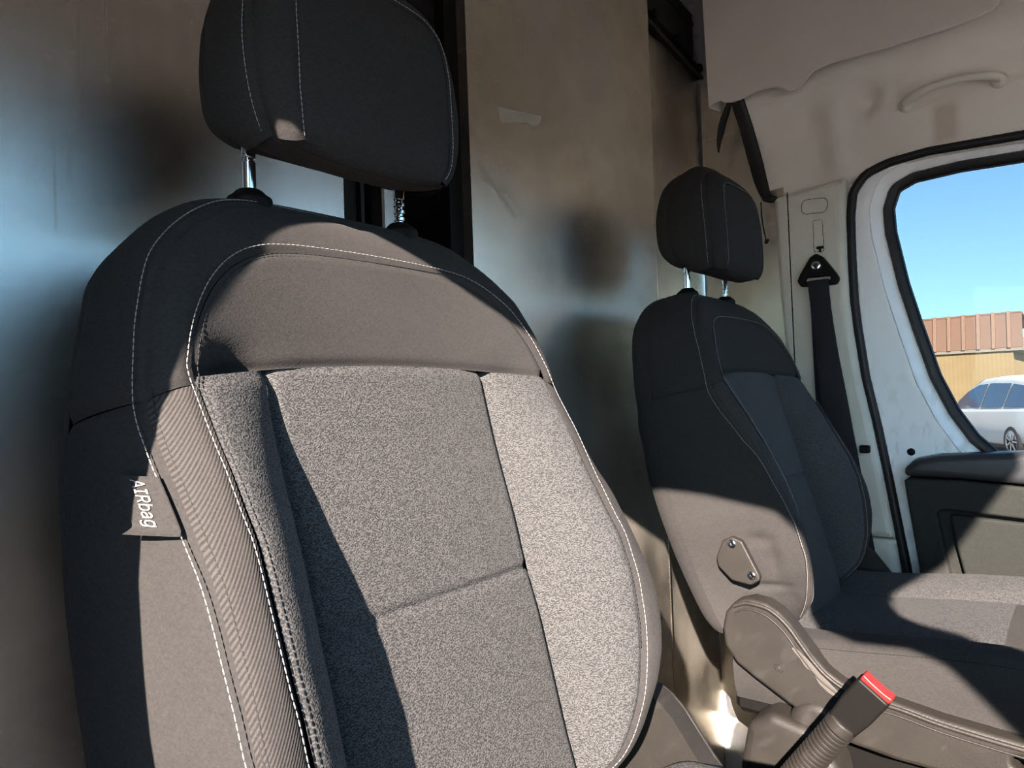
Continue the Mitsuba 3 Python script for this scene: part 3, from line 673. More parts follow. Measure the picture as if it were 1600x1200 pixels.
def headrest_front():
    l = np.vstack([H2.left, H2.top[:NT][1:]])
    z, x, y = l[:, 2], -l[:, 0], l[:, 1]
    ok = np.concatenate([[True], np.diff(np.maximum.accumulate(z)) > 1e-7]); z, x, y = z[ok], x[ok], y[ok]
    k = np.argmax(x)
    a = np.linspace(-np.pi / 2, np.pi / 2, 110)
    X = x.max() * np.sin(a) * 0.9995
    zt = np.interp(-np.abs(X), -x[k:], z[k:])
    zb = np.interp(np.abs(X), x[:k + 1], z[:k + 1], left=z[0])
    v = cl(70)
    Z = zb[:, None] + (zt - zb)[:, None] * v[None]
    Xg = np.broadcast_to(X[:, None], Z.shape)
    xs, yr = np.interp(Z, z, x), np.interp(Z, z, y)
    mid = PchipInterpolator([1.056, 1.075, 1.12, 1.17, 1.2265], [-0.0755, -0.084, -0.0875, -0.084, -0.072])(Z)
    q = np.clip(np.abs(Xg) / np.maximum(xs, 1e-4), 0, 1)
    Y = mid + (yr - mid) * q ** 4
    de = np.minimum(np.minimum(zt[:, None] - Z, (xs - np.abs(Xg))), Z - zb[:, None])
    Y = Y + dipf(de, 0.0022, 0.004)
    return grid(np.stack([Xg, Y, Z], -1))

def cap_between(A, B, n, sag):
    u = np.linspace(0, 1, n)
    P = A[:, None] * (1 - u)[None, :, None] + B[:, None] * u[None, :, None]
    P = P + np.asarray(sag)[None, None] * (4 * u * (1 - u))[None, :, None] ** 0.7
    return grid(P)

def off(line, centre, d):
    v = line - np.asarray(centre); v[:, 2] *= 0.2
    return line + v / np.linalg.norm(v, axis=1, keepdims=True) * d

def mirror_x(m):
    m = m.copy(); m.vertices[:, 0] *= -1; m.faces = m.faces[:, ::-1]; return m

def seat(sx, label, inner, tag):
    """inner: side (-1 / +1) of the seat that faces the aisle."""
    s = thing('front_seat', label, 'seat')
    mv = lambda m: m.copy().apply_translation([sx, 0, 0])
    P = lambda parent, name, m, mt, smooth=60, label=None, kind=None: part(parent, name, mv(m), mt, smooth, label, kind)
    low_dent = None
    def dent(Pp, N):
        # cloth drawn in around the cover plate and over the recliner cover
        q = Pp
        d = np.zeros(q.shape[:2])
        for (y, z, ry, rz, a) in ((-0.172, 0.585, 0.018, 0.010, 0.006), (-0.19, 0.553, 0.010, 0.026, 0.007), (-0.115, 0.57, 0.010, 0.02, 0.003), (-0.175, 0.507, 0.03, 0.006, 0.006), (-0.205, 0.49, 0.010, 0.02, 0.004)):
            d += a * np.exp(-((q[..., 1] - y) / ry) ** 2 - ((q[..., 2] - z) / rz) ** 2)
        return q - N * d[..., None]
    for side, lo in (('left', -1), ('right', 1)):
        R_, A_, G_ = getattr(RR, side), getattr(S1, side), getattr(S1g, side)
        part_name = P(s, 'side_panel', patch(R_, G_, 60, 0.005, (0.0, 0.0025), 0.0045, (0, 0.003), extra=dent if lo == inner else None), 'fabric_black')
        P(s, 'front_band', patch(G_, getattr(S2g_, side), 26, 0.004, (0.0025, 0.0025), 0.0045, (0, 0.003)), 'fabric_twill' if lo < 0 else 'fabric_black', label='ribbed cloth edge band' if lo < 0 else None)
    P(s, 'shoulder_panel', patch(RR.top, S1g.top, 50, 0.007, (0.0, 0.0025), 0.0045, (0.003, 0.003)), 'fabric_black')
    P(s, 'shoulder_band', patch(S1g.top, S2g_.top, 30, 0.0055, (0.0025, 0.0025), 0.0045, (0.003, 0.003)), 'fabric_black')
    P(s, 'yoke', front_panel('yoke'), 'fabric_black')
    P(s, 'insert_upper', front_panel('insert_upper'), 'fabric_insert', label='speckled grey centre cloth')
    P(s, 'insert_lower', front_panel('insert_lower'), 'fabric_insert', label='speckled grey centre cloth')
    P(s, 'bolster', front_panel('bolster_l'), 'fabric_insert', label='speckled grey side bolster')
    P(s, 'bolster', front_panel('bolster_r'), 'fabric_insert', label='speckled grey side bolster')
    # back of the backrest
    rb = full(RR); k = np.linspace(0, 1, 8)
    ctr = np.array([0, 0.05, 0])
    back = np.stack([np.column_stack([rb[:, 0] * (1 - 0.14 * t ** 2), rb[:, 1] + 0.045 * math.sin(t * math.pi / 2), 0.7 + (rb[:, 2] - 0.7) * (1 - 0.07 * t ** 2)]) for t in k], 1)
    e = back[:, -1]; n = len(e) // 2
    flat = grid(np.stack([e[:n + 1], e[::-1][:n + 1]], 1))
    P(s, 'back_panel', cat(grid(back), flat), 'fabric_black', 50)
    # stitching
    def lifted(line, d=0.0012):
        v = line - np.array([0, 0.10, 0.72]); v[:, 0] *= 1.0
        return line + v / np.linalg.norm(v, axis=1, keepdims=True) * d
    f1, f2, fr = full(S1), full(S2), full(RR)
    w1 = (fr - f1) / np.linalg.norm(fr - f1, axis=1, keepdims=True)
    t1 = np.gradient(f1, axis=0); t1 /= np.linalg.norm(t1, axis=1, keepdims=True)
    n1 = np.cross(w1, t1); n1 *= np.sign((n1 * (f1 - np.array([0, 0, 0.7]))).sum(1, keepdims=True)) ; n1 /= np.linalg.norm(n1, axis=1, keepdims=True)
    rs = (f1[:, :1] > 0)
    l1 = f1 + w1 * np.where(rs, 0.010, 0.0015) + n1 * np.where(rs, 0.0004, 0.0012)
    sl = [stitches(l1[8:-8]), stitches((f2 + np.array([0, -0.0022, 0]))[8:-8])]
    g1, g2 = full(S1g), full(S2g_)
    d1 = (f2 - g1) / np.linalg.norm(f2 - g1, axis=1, keepdims=True)
    d2 = (np.array([0, -0.07, 0.75]) - g2) * [1, 0, 1]; d2 /= np.linalg.norm(d2, axis=1, keepdims=True)
    P(s, 'stitching', cat(stitches((g1 + d1 * 0.0045 + [0, -0.0012, 0])[8:-8], 0.0046, 0.0028, 0.0005), stitches((g2 + d2 * 0.0045 + [0, -0.0006, 0])[40:-40], 0.0046, 0.0028, 0.0005)), 'thread_dark', False, 'dark inner seam stitching', 'stuff')
    P(s, 'stitching', sl[0], 'thread_light', False, 'pale contrast stitching', 'stuff')
    P(s, 'stitching', sl[1], 'thread_light', False, 'pale contrast stitching', 'stuff')
    # headrest, posts, collars
    P(s, 'headrest__front_panel', headrest_front(), 'fabric_black')
    fHR, fH1, fH2 = full(HR), full(H1), full(H2)
    fH1g = fH1 + (fH2 - fH1) / np.linalg.norm(fH2 - fH1, axis=1, keepdims=True) * 0.005
    hc = (0, -0.02, 1.16)
    P(s, 'headrest__side_panel', patch(fHR, fH1g, 40, 0.010, (0, 0.002), 0.004, centre=hc), 'fabric_black')
    fH2g = fH2 + (fH1 - fH2) / np.linalg.norm(fH1 - fH2, axis=1, keepdims=True) * -0.001
    P(s, 'headrest__front_band', patch(fH1g, fH2g, 24, 0.005, (0.002, 0.002), 0.004, centre=hc), 'fabric_black')
    sect = np.vstack([np.linspace(fHR[0], fH1g[0], 20), np.linspace(fH1g[0], fH2g[0], 10)[1:]])
    sectR = sect * [-1, 1, 1]
    uu = np.linspace(0, 1, 40)
    under = sect[:, None] * (1 - uu)[None, :, None] + sectR[:, None] * uu[None, :, None]
    fx = np.sin(np.pi * np.linspace(0, 1, len(sect))) ** 0.7
    under[..., 2] -= 0.014 * fx[:, None] * ((4 * uu * (1 - uu)) ** 0.5)[None]
    under[-6:, :, 1] += 0.003
    under = grid(under)
    P(s, 'headrest__underside', under, 'fabric_black')
    k = np.linspace(0, 1, 8)
    hb = np.stack([np.column_stack([fHR[:, 0] * (1 - 0.25 * t ** 2), fHR[:, 1] + 0.035 * math.sin(t * math.pi / 2), 1.16 + (fHR[:, 2] - 1.16) * (1 - 0.2 * t ** 2)]) for t in k], 1)
    e = hb[:, -1]; n = len(e) // 2
    P(s, 'headrest__back_panel', cat(grid(hb), grid(np.stack([e[:n + 1], e[::-1][:n + 1]], 1)), cap_between(hb[0], hb[-1], 20, [0, 0, 0])), 'fabric_black', 50)
    P(s, 'headrest__stitching', stitches(off(fH1[4:-4], hc, 0.0012) + np.array([0, 0.003, 0]), 0.0048, 0.0034, 0.0005), 'thread_light', False, 'pale contrast stitching', 'stuff')
    P(s, 'headrest__stitching', stitches(fH2[4:-4] + np.array([0, -0.0016, 0]), 0.0048, 0.0034, 0.0005), 'thread_light', False, 'pale contrast stitching', 'stuff')
    for px, notches in ((-0.0925, [1.055]), (0.0915, [1.028, 1.036, 1.044, 1.052])):
        pr = [(0.0, 0.98), (0.0062, 0.98)]
        for zn in notches:
            pr += [(0.0062, zn - 0.0028), (0.0045, zn - 0.0012), (0.0045, zn + 0.0012), (0.0062, zn + 0.0018)]
        pr += [(0.0062, 1.10), (0, 1.10)]
        m = lathe(pr, 24); m.apply_translation([px, 0, 0])
        P(s, 'headrest_post', m, 'chrome', 40, label='chrome headrest post')
        c = lathe([(0.007, 1.028), (0.010, 1.0285), (0.0125, 1.027), (0.015, 1.024), (0.0195, 1.021), (0.0205, 1.018), (0.0205, 1.010)], 28)
        c.apply_translation([px, 0, -0.002])
        P(s, 'post_collar', c, 'black_plastic', 50)
    # cushion
    cy = np.concatenate([np.linspace(-0.13, -0.66, 70), np.linspace(-0.67, -0.735, 14)])
    low = 0.045 if tag else 0.0
    def sec(y):
        rise = 0.022 * sm(-0.20, -0.50, y) - low * sm(-0.26, -0.17, y)
        fr = np.clip((-y - 0.66) / 0.075, 0, 1)
        drop = 0.07 * (1 - np.sqrt(np.clip(1 - fr ** 2, 0, 1)))
        wv = 1 - 0.03 * fr
        pts = [(-0.250, 0.33), (-0.259, 0.36), (-0.262, 0.395), (-0.259, 0.418), (-0.252, 0.430), (-0.240, 0.440), (-0.222, 0.444), (-0.195, 0.441), (-0.165, 0.432), (-0.140, 0.420), (-0.134, 0.4165), (-0.128, 0.4195), (-0.10, 0.424), (-0.05, 0.4265), (0, 0.427)]
        pts = pts + [(-x, z) for x, z in pts[::-1][1:]]
        q = np.array(pts)
        t = np.concatenate([[0], np.cumsum(np.hypot(*np.diff(q, axis=0).T))])
        d = np.linspace(0, t[-1], 121)
        x, z = PchipInterpolator(t, q[:, 0])(d), PchipInterpolator(t, q[:, 1])(d)
        hz = np.clip((z - 0.33) / 0.10, 0, 1)
        return np.column_stack([x * wv, np.full(len(x), y), z + (rise - drop) * hz])
    C = np.stack([sec(y) for y in cy])
    def cut(a, b, y0, y1):
        i = [k for k in range(len(cy)) if y1 - 1e-6 <= cy[k] <= y0 + 1e-6]
        return C[i[0]:i[-1] + 1, a:b + 1].copy()
    xs = C[0, :, 0]
    zs = C[0, :, 2]
    iL = int(np.argmax(zs > 0.4262)); iR = 120 - iL
    gL = int(np.argmin(np.abs(xs + 0.134))); gR = 120 - gL
    P(s, 'cushion_side', grid(cut(0, iL, 0, -1)), 'fabric_black', 60)
    P(s, 'cushion_side', grid(cut(iR, 120, 0, -1)), 'fabric_black', 60)
    P(s, 'cushion_bolster', grid(cut(iL, gL, 0, -1)), 'fabric_black', 60)
    P(s, 'cushion_bolster', grid(cut(gR, iR, 0, -1)), 'fabric_insert', 60)
    ym = cy[np.argmin(np.abs(cy + 0.487))]
    P(s, 'cushion_insert', grid(cut(gL, gR, 0, ym)), 'fabric_insert', 60, label='speckled grey cushion centre')
    P(s, 'cushion_front', grid(cut(gL, gR, ym, -1)), 'fabric_black', 60)
    for idx, dz in ((iL, 0.001), (120 - iL, 0.001)):
        ln = C[:, idx] + np.array([-0.0008 if idx < 60 else 0.0008, 0, dz])
        P(s, 'cushion_stitching', cat(stitches(ln, 0.005, 0.0035, 0.0006), stitches(ln + np.array([0, 0, -0.007]), 0.005, 0.0035, 0.0006)), 'thread_dark', False, None, 'stuff')
    P(s, 'cushion_pan', box(-0.24, 0.24, -0.70, -0.12, 0.30, 0.40, 0.01), 'black_plastic', 30)
    # recliner cover and valance on the aisle side, plain one on the other
    vt = [(-0.62, 0.366), (-0.512, 0.372), (-0.423, 0.380), (-0.37, 0.389), (-0.325, 0.393), (-0.300, 0.402), (-0.280, 0.414), (-0.262, 0.432), (-0.245, 0.454), (-0.230, 0.474), (-0.214, 0.489), (-0.195, 0.499), (-0.170, 0.502), (-0.146, 0.494), (-0.130, 0.475), (-0.124, 0.450), (-0.127, 0.421), (-0.145, 0.397), (-0.174, 0.379), (-0.218, 0.355), (-0.262, 0.331), (-0.305, 0.316), (-0.367, 0.309), (-0.43, 0.308), (-0.62, 0.304)]
    hole = Point(-0.508, 0.345).buffer(0.009)
    cover = rpoly(vt, 0.006).difference(hole)
    for sd in (-1, 1):
        if sd == inner:
            m = place(bevel(cover, 0.034, 0.007, 0.005), [-0.252, 0, 0], [0, 1, 0], [0, 0, 1], [-1, 0, 0])
            top = curve([(-0.2868, y, z - 0.007) for y, z in vt[:14]], 90)
            rim1 = tube(top, 0.0032, 8)
            top2 = curve([(-0.2862, y * 1.0 + (0.006 if 3 < i < 12 else 0), z - 0.017) for i, (y, z) in enumerate(vt[:14])], 90)
            rim2 = tube(top2, 0.0016, 8)
            if sd > 0: m, rim1, rim2 = mirror_x(m), mirror_x(rim1), mirror_x(rim2)
            rc = P(s, 'recliner_cover', m, 'grey_plastic', 40, label='brown grey plastic cover over the seat hinge')
            P(rc[:len(rc)] if rc.count('__') < 2 else rc, 'rim', rim1, 'grey_plastic', 60)
            P(rc, 'rim', rim2, 'grey_plastic', 60)
            if not tag:
                sp_ = Polygon([(-0.232, 0.4382), (-0.2341, 0.4352), (-0.2444, 0.424), (-0.249, 0.4165), (-0.2525, 0.4125), (-0.257, 0.4105), (-0.2628, 0.4059), (-0.267, 0.3975), (-0.2706, 0.3924), (-0.2806, 0.3839), (-0.2926, 0.3781), (-0.2985, 0.3845), (-0.288, 0.394), (-0.2614, 0.4201), (-0.2367, 0.4405)]).buffer(0)
                P(rc, 'scuff', place(bevel(sp_, 0.0006, 0.0002, 0.002), [-0.2859, 0, 0], [0, 1, 0], [0, 0, 1], [-1, 0, 0]), 'worn_edge', False, label='pale scuffed patch along the edge')
            for y, z in ((-0.211, 0.403),):
                sc_ = along(lathe([(0, 0.003), (0.003, 0.003), (0.0042, 0.0018), (0.0062, 0.0018), (0.007, 0), (0, 0)], 20), [sd * 0.2860, y, z], [sd, 0, 0])
                P(rc, 'screw', sc_, 'grey_plastic', 40)
            pl = rpoly([(-0.137, 0.592), (-0.154, 0.586), (-0.180, 0.535), (-0.181, 0.527), (-0.166, 0.517), (-0.135, 0.521), (-0.113, 0.541), (-0.110, 0.556), (-0.122, 0.584)], 0.006)
            pm = place(bevel(pl, 0.010, 0.003, 0.004), [-0.2555, 0, 0], [0, 1, 0], [0, 0, 1], [-1, 0, 0])
            if sd > 0: pm = mirror_x(pm)
            pk = P(s, 'armrest_blank', pm, 'grey_plastic', 40, label='small plastic cover plate on the backrest side')
            for y, z in ((-0.138, 0.580), (-0.168, 0.533)):
                sc_ = along(lathe([(0, 0.0012), (0.0012, 0.0012), (0.0018, 0.003), (0.004, 0.003), (0.0052, 0.0018), (0.0066, 0.0014), (0.0070, 0), (0, 0)], 20), [sd * 0.2650, y, z], [sd, 0, 0])
                P(pk, 'screw', sc_, 'chrome', 40, label='bright screw')
        else:
            m = place(bevel(rpoly([(y, z) for y, z in vt], 0.006), 0.03, 0.007, 0.006), [-0.252, 0, 0], [0, 1, 0], [0, 0, 1], [-1, 0, 0])
            P(s, 'valance', mirror_x(m) if sd > 0 else m, 'grey_plastic', 40)
    # pedestal and hinge covers
    P(s, 'pedestal', box(-0.20, 0.20, -0.62, -0.16, -0.20, 0.30, 0.02), 'black_plastic', 30)
    for (y, z, r1, d0, d1) in ((-0.235, 0.285, 0.075, 0.24, 0.305), (-0.262, 0.325, 0.040, 0.24, 0.292)):
        blob = rpoly([(y + 0.07, z + 0.03), (y + 0.035, z + 0.055), (y - 0.02, z + 0.045), (y - 0.06, z + 0.0), (y - 0.075, z - 0.09), (y + 0.07, z - 0.12), (y + 0.085, z - 0.04)], 0.02) if r1 > 0.05 else Point(y, z).buffer(r1)
        m = place(bevel(blob, d1 - d0, 0.014, 0.006), [-d0, 0, 0], [0, 1, 0], [0, 0, 1], [-1, 0, 0])
        P(s, 'hinge_cover', mirror_x(m) if inner > 0 else m, 'grey_plastic', 50)
    if tag:
        tagk = make_tag(s, mv)
    return s

S2g_ = Rail.__new__(Rail)
for _k in ('left', 'right', 'top'):
    a = getattr(S2, _k).copy()
    ins = INS * 0.8 * np.clip((0.985 - a[:, 2]) / 0.03, 0, 1)
    dn = INS * 0.8 * np.clip((a[:, 2] - 0.87) / 0.08, 0, 1)
    a[:, 0] -= np.sign(a[:, 0]) * np.minimum(ins, np.abs(a[:, 0])); a[:, 2] -= dn
    a[:, 1] += 0.001
    setattr(S2g_, _k, a)

def make_tag(s, mv):
    # airbag label sewn into the outer seam; its lower end lifts off the cloth
    L, Rr = S1.left, RR.left
    def at(z, t):
        p = np.array([np.interp(z, L[:, 2], L[:, k]) * (1 - t) + np.interp(z + 0.004, Rr[:, 2], Rr[:, k]) * t for k in range(3)])
        return p + np.array([-0.010 * (4 * t * (1 - t)) ** 0.8 - 0.0012, 0, 0])
    zs, ts = np.linspace(0.784, 0.748, 24), np.linspace(0.0, 0.26, 16)
    G = np.array([[at(z, t) for t in ts] for z in zs])
    lift = 0.006 * np.clip((0.752 - zs) / 0.004, 0, 1) ** 1.6
    G[..., 0] -= lift[:, None] * (0.3 + np.linspace(0, 1, 16))[None]
    G2 = G + np.array([0.0008, 0, 0])
    rim = np.vstack([G[0], G[1:, -1], G[-1, ::-1][1:], G[::-1, 0][1:]])
    rim2 = np.vstack([G2[0], G2[1:, -1], G2[-1, ::-1][1:], G2[::-1, 0][1:]])
    k = part(s, 'airbag_label', mv(cat(grid(G), grid(G2), grid(np.stack([rim, rim2], 1)))), 'fabric_black', 50, label='cloth airbag label sewn into the seam')
    t = meshkit.text_mesh('AIRbag', 0.0078, 0.0005)
    t = t.subdivide().subdivide()
    v = t.vertices
    w = v[:, 0].max()
    z = 0.7822 - v[:, 0] * (0.0295 / w)          # reads downwards, tops of the letters to the front
    tt = 0.165 - v[:, 1] / 0.0078 * 0.085
    idx = np.clip((0.784 - z) / 0.036 * 23, 0, 23); jdx = np.clip(tt / 0.26 * 15, 0, 15)
    i0, j0 = np.floor(idx).astype(int).clip(0, 22), np.floor(jdx).astype(int).clip(0, 14)
    fi, fj = (idx - i0)[:, None], (jdx - j0)[:, None]
    q = G[i0, j0] * (1 - fi) * (1 - fj) + G[i0 + 1, j0] * fi * (1 - fj) + G[i0, j0 + 1] * (1 - fi) * fj + G[i0 + 1, j0 + 1] * fi * fj
    q = q + np.column_stack([-v[:, 2] - 0.0007, np.zeros(len(v)), np.zeros(len(v))])
    part(k, 'lettering', mv(trimesh.Trimesh(q, t.faces, process=False)), 'thread_light', False, label='white lettering')
    return k

seat(-0.002, 'sunlit grey and black driver seat in front, with an airbag label on its side', 1, True)
seat(0.921, 'far passenger seat in dark cloth beside the door, with a cover plate on its side', -1, False)

# ------------------------------------------------------------------ seat belt buckle on the aisle side of the passenger seat
bu = thing('belt_buckle', 'black seat belt buckle with red release button on a ribbed stalk beside the passenger seat', 'seat belt buckle')
ax = np.array([0, -0.61, 0.79]); ax /= np.linalg.norm(ax)
bw = np.array([0, -ax[2], ax[1]]) ; bx = np.array([1.0, 0, 0])
o = np.array([0.562, -0.3195, 0.376])
bpoly = rpoly([(-0.0195, 0.0), (0.0195, 0.0), (0.0225, 0.03), (0.0225, 0.070), (-0.0225, 0.070), (-0.0225, 0.03)], 0.003)
hous = bevel(bpoly, 0.024, 0.004, 0.004)
hous = place(hous, o + bx * 0.012, bw, ax, -bx)
part(bu, 'housing', hous, 'black_plastic', 40)
btn = bevel(rpoly([(-0.021, 0), (0.021, 0), (0.021, 0.009), (0.010, 0.0075), (-0.010, 0.0075), (-0.021, 0.009)], 0.001), 0.020, 0.002, 0.003)
part(bu, 'release_button', place(btn, o + ax * 0.069 + bx * 0.010, bw, ax, -bx), 'red_plastic', 40, label='red release button')
d2 = np.array([-0.012, 0.068, -0.092]); d2 /= np.linalg.norm(d2)
pr = [(0.0, -0.002), (0.019, -0.002), (0.0205, 0.0), (0.0205, 0.012)]
for k in range(24):
    z0 = 0.012 + k * 0.0064
    pr += [(0.0165, z0 + 0.0006), (0.0165, z0 + 0.0018), (0.0200, z0 + 0.0026), (0.0204, z0 + 0.0045), (0.0200, z0 + 0.0058)]
pr += [(0, 0.17)]
slv = lathe(pr, 28)
part(bu, 'stalk_sleeve', along(slv, o + ax * 0.002, d2), 'grey_plastic', 30, label='ribbed plastic sleeve')

# ------------------------------------------------------------------ outside
GZ = -0.82
def f_asph(p, n, uv): return mi.Color3f(0.19, 0.187, 0.18) * (0.8 + 0.3 * fbm(p.x * 2, p.y * 2) + 0.2 * noise(p.x * 40, p.y * 40))
proc_mat('asphalt', f_asph, roughness=0.9)
shell('ground', box(-60, 60, -60, 60, GZ - 0.1, GZ), 'asphalt')
def f_ochre(p, n, uv): return mi.Color3f(0.265, 0.185, 0.088) * (0.93 + 0.1 * noise(p.y * 3, p.z * 3)) * (0.95 + 0.05 * dr.sin(p.y * 2 * math.pi / 0.12))
proc_mat('ochre_wall', f_ochre, roughness=0.85)
mat('rust_roof', base_color=rgb(0.155, 0.080, 0.047), roughness=0.6)
mat('rust_rib', base_color=rgb(0.20, 0.112, 0.068), roughness=0.6)
mat('soffit', base_color=rgb(0.22, 0.18, 0.14), roughness=0.8)
bl = thing('building', 'low ochre building with a rust red ribbed metal fascia beyond the car park', 'building')
part(bl, 'wall', box(27.12, 36, 1.20, 14, GZ, 1.9), 'ochre_wall', False)
part(bl, 'soffit', box(27.0, 36, 0.95, 14, 1.78, 1.90), 'soffit', False)
yy = 0.93
for i in range(26):
    m = box(26.98, 27.03, yy, yy + 0.30, 1.88, 3.03, 0.004)
    m.vertices[:, 0] += np.clip((m.vertices[:, 2] - 1.88) / 1.15, 0, 1) * 0.25
    part(bl, 'fascia_sheet', m, 'rust_roof', False)
    r = box(26.93, 27.0, yy + 0.30, yy + 0.41, 1.87, 3.05, 0.01)
    r.vertices[:, 0] += np.clip((r.vertices[:, 2] - 1.88) / 1.15, 0, 1) * 0.25
    part(bl, 'fascia_rib', r, 'rust_rib', False)
    yy += 0.41
part(bl, 'roof', box(27.2, 36, 0.95, 14, 2.98, 3.03), 'rust_roof', False)
def f_brick(p, n, uv): return mix(mi.Color3f(0.45, 0.20, 0.12), mi.Color3f(0.55, 0.40, 0.28), smoothstep(0.4, 0.6, fbm(p.y * 2, p.z * 3)))
proc_mat('brick_far', f_brick, roughness=0.9)
fb = thing('far_building', 'small brick building at the right end of the ochre one', 'building')
part(fb, 'wall', box(42, 48, -6, 1.9, GZ, 2.2), 'brick_far', False)
part(fb, 'roof', box(41.5, 48, -6.4, 2.0, 2.2, 2.9), 'soffit', False)

def f_added_hedge(p, n, uv): return mi.Color3f(0.05, 0.06, 0.035) * (0.5 + noise(p.x * 3, p.y * 3, p.z * 3))
proc_mat('added_hedge', f_added_hedge, roughness=0.9)
hd_ = thing('added_hedge', 'tall dark greenery in front of the van, added unseen to darken the partition reflections', 'added_hedge')
_h = box(-14, 14, -17, -15, GZ, 3.0)  # unseen, added to darken the low part of the partition reflections
for _ in range(5): _h = _h.subdivide()
_h.vertices += (meshkit.noise(_h.vertices * 1.7)[:, None] - 0.5) * np.array([0.5, 0.5, 0.7])
put(hd_, _h, 'added_hedge', 30)
mat('car_white', base_color=rgb(0.62, 0.62, 0.59), roughness=0.25, clearcoat=0.6)
mat('car_dark', base_color=rgb(0.05, 0.06, 0.09), roughness=0.25, clearcoat=0.6)
mat('car_glass', base_color=rgb(0.06, 0.10, 0.16), roughness=0.06, specular=0.9)
mat('tyre', base_color=rgb(0.02, 0.02, 0.02), roughness=0.8)
mat('alloy', base_color=rgb(0.45, 0.45, 0.46), roughness=0.3, metallic=0.8)
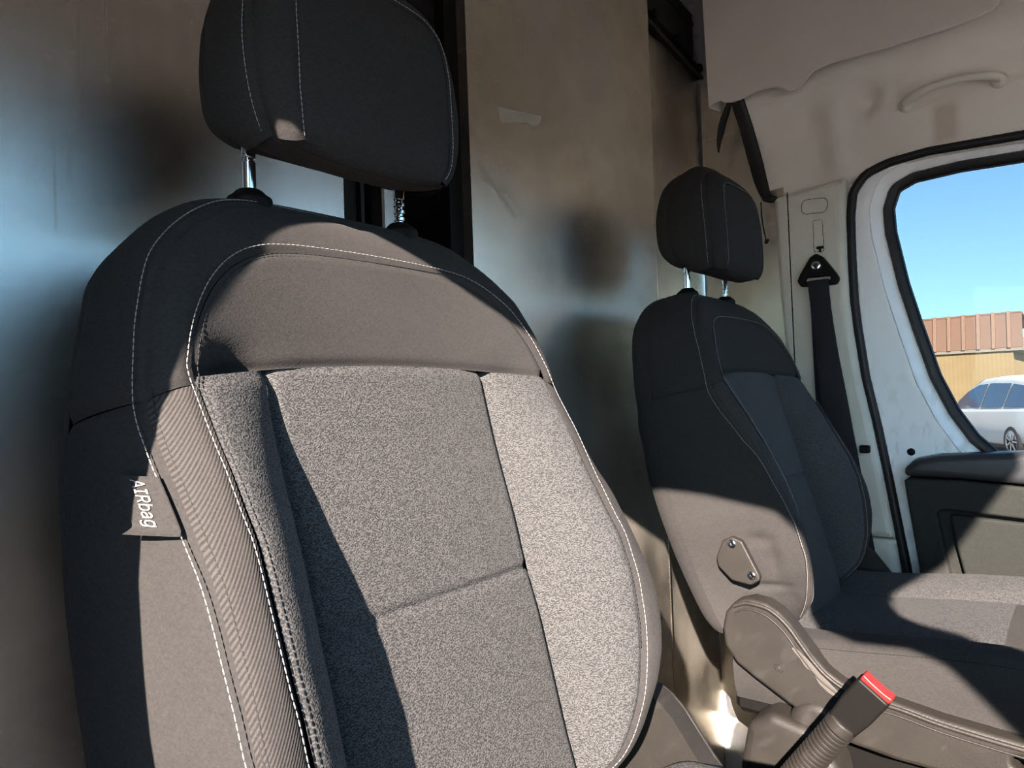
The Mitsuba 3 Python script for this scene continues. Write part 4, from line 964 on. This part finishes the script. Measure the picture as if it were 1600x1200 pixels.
def car(name, label, paint, loc, heading):
    """Body along +x (front), lofted from cross sections; loc is the centre on the ground."""
    k = thing(name, label, 'car')
    Rz = np.array([[math.cos(heading), math.sin(heading), 0], [-math.sin(heading), math.cos(heading), 0], [0, 0, 1]])
    def W(m):
        m = m.copy(); m.vertices = m.vertices @ Rz + np.asarray(loc); return m
    xs = np.array([-2.42, -2.36, -2.2, -1.6, -0.8, 0.0, 0.8, 1.3, 1.8, 2.2, 2.42, 2.5])
    belt = np.array([0.80, 0.98, 1.04, 1.03, 1.01, 0.99, 0.98, 0.96, 0.90, 0.82, 0.70, 0.55])
    hw = np.array([0.70, 0.84, 0.92, 0.96, 0.96, 0.96, 0.96, 0.95, 0.92, 0.85, 0.72, 0.55])
    d = np.linspace(0, 1, 60); s = (xs - xs[0]) / (xs[-1] - xs[0])
    X = xs[0] + d * (xs[-1] - xs[0]); Bt, Hw = PchipInterpolator(s, belt)(d), PchipInterpolator(s, hw)(d)
    rows = []
    for x, b, h in zip(X, Bt, Hw):
        half = [(0.0, 0.24), (h * 0.86, 0.24), (h * 0.96, 0.34), (h, 0.55), (h * 0.995, 0.70), (h * 0.97, b - 0.06), (h * 0.93, b), (h * 0.5, b + 0.015), (0, b + 0.02)]
        q = half + [(-y, z) for y, z in half[::-1][1:-1]]
        rows.append([(x, y, z) for y, z in q])
    body = grid(np.array(rows), close=True)
    e0, e1 = np.array(rows[0]).mean(0), np.array(rows[-1]).mean(0)
    nv = len(body.vertices); m = len(rows[0])
    fcs = [[nv, (j + 1) % m, j] for j in range(m)] + [[nv + 1, nv - m + j, nv - m + (j + 1) % m] for j in range(m)]
    body = trimesh.Trimesh(np.vstack([body.vertices, e0, e1]), np.vstack([body.faces, fcs]), process=False)
    part(k, 'body', W(body), paint, 35)
    gx = np.array([-2.30, -2.05, -1.7, -1.0, -0.2, 0.5, 0.95, 1.35, 1.75])
    gz = np.array([1.02, 1.45, 1.66, 1.74, 1.76, 1.72, 1.52, 1.20, 0.94])
    def green(off_, z_lo, xr, name_, mt, wscale=1.0):
        rws = []
        for x in xr:
            top = np.interp(x, gx, gz) - 0.0
            b = np.interp(x, X, Bt) - 0.02
            w0 = np.interp(x, X, Hw) * 0.92 + off_
            w1 = w0 - 0.30 * np.clip((top - b) / 0.75, 0, 1)
            half = [(w0, b), (w0 - (w0 - w1) * 0.55, b + (top - b) * 0.55), (w1 + 0.05, b + (top - b) * 0.86), (w1 - 0.03, top - 0.02), (w1 * 0.5, top + 0.01), (0, top + 0.015)]
            q = half + [(-y, z) for y, z in half[::-1][1:]]
            rws.append([(x, y, z) for y, z in q])
        part(k, name_, W(grid(np.array(rws))), mt, 35)
    green(0.0, 0, np.linspace(-2.30, 1.75, 50), 'cabin', paint)
    # side windows: three panes per side
    for side in (-1, 1):
        for (a, b_) in ((-2.0, -1.12), (-1.04, -0.06), (0.02, 1.30)):
            xr = np.linspace(a, b_, 12); rws = []
            for x in xr:
                top = np.interp(x, gx, gz); b = np.interp(x, X, Bt) - 0.02
                w0 = np.interp(x, X, Hw) * 0.92; w1 = w0 - 0.30 * np.clip((top - b) / 0.75, 0, 1)
                z0, z1 = b + 0.08, max(b + (top - b) * 0.80, b + 0.085)
                yz = lambda z: w0 - (w0 - w1) * np.clip((z - b) / (top - b + 1e-6), 0, 1) + 0.03
                rws.append([(x, side * yz(z), z) for z in np.linspace(z0, z1, 6)])
            part(k, 'window', W(grid(np.array(rws))), 'car_glass', 35)
        m = box(0.98, 1.12, side * 0.95, side * 1.20, 1.00, 1.17, 0.04)
        part(k, 'mirror', W(m), paint, 40)
        for x in (-1.5, 1.52):
            wh = lathe([(0, -0.10), (0.22, -0.10), (0.32, -0.09), (0.34, -0.05), (0.34, 0.08), (0.31, 0.11), (0.25, 0.112)], 36)
            wk = part(k, 'wheel', W(along(wh, [x, side * 0.86, 0.34], [0, side, 0])), 'tyre', 40)
            hub = lathe([(0.25, 0.10), (0.23, 0.085), (0.08, 0.09), (0.05, 0.105), (0, 0.105)], 36)
            sp = [along(box(-0.018, 0.018, 0.04, 0.24, 0.085, 0.112, 0.004).apply_transform(trimesh.transformations.rotation_matrix(a, [0, 0, 1])), [x, side * 0.86, 0.34], [0, side, 0]) for a in np.arange(7) * 2 * np.pi / 7]
            part(wk, 'hub', W(cat(along(lathe([(0.25, 0.07), (0, 0.07)], 36), [x, side * 0.86, 0.34], [0, side, 0]))), 'tyre', 40)
            part(wk, 'spokes', W(cat(along(lathe([(0.255, 0.10), (0.235, 0.108), (0.225, 0.09)], 36), [x, side * 0.86, 0.34], [0, side, 0]), *sp)), 'alloy', 40)
    return k, W
ck, CW = car('white_car', 'white car parked outside the passenger window, nose to the left', 'car_white', [19.85, 0.61, GZ], math.radians(29))
car('dark_car', 'dark blue car at the right edge, parked behind the white car', 'car_dark', [33.0, -1.9, GZ], math.radians(60))
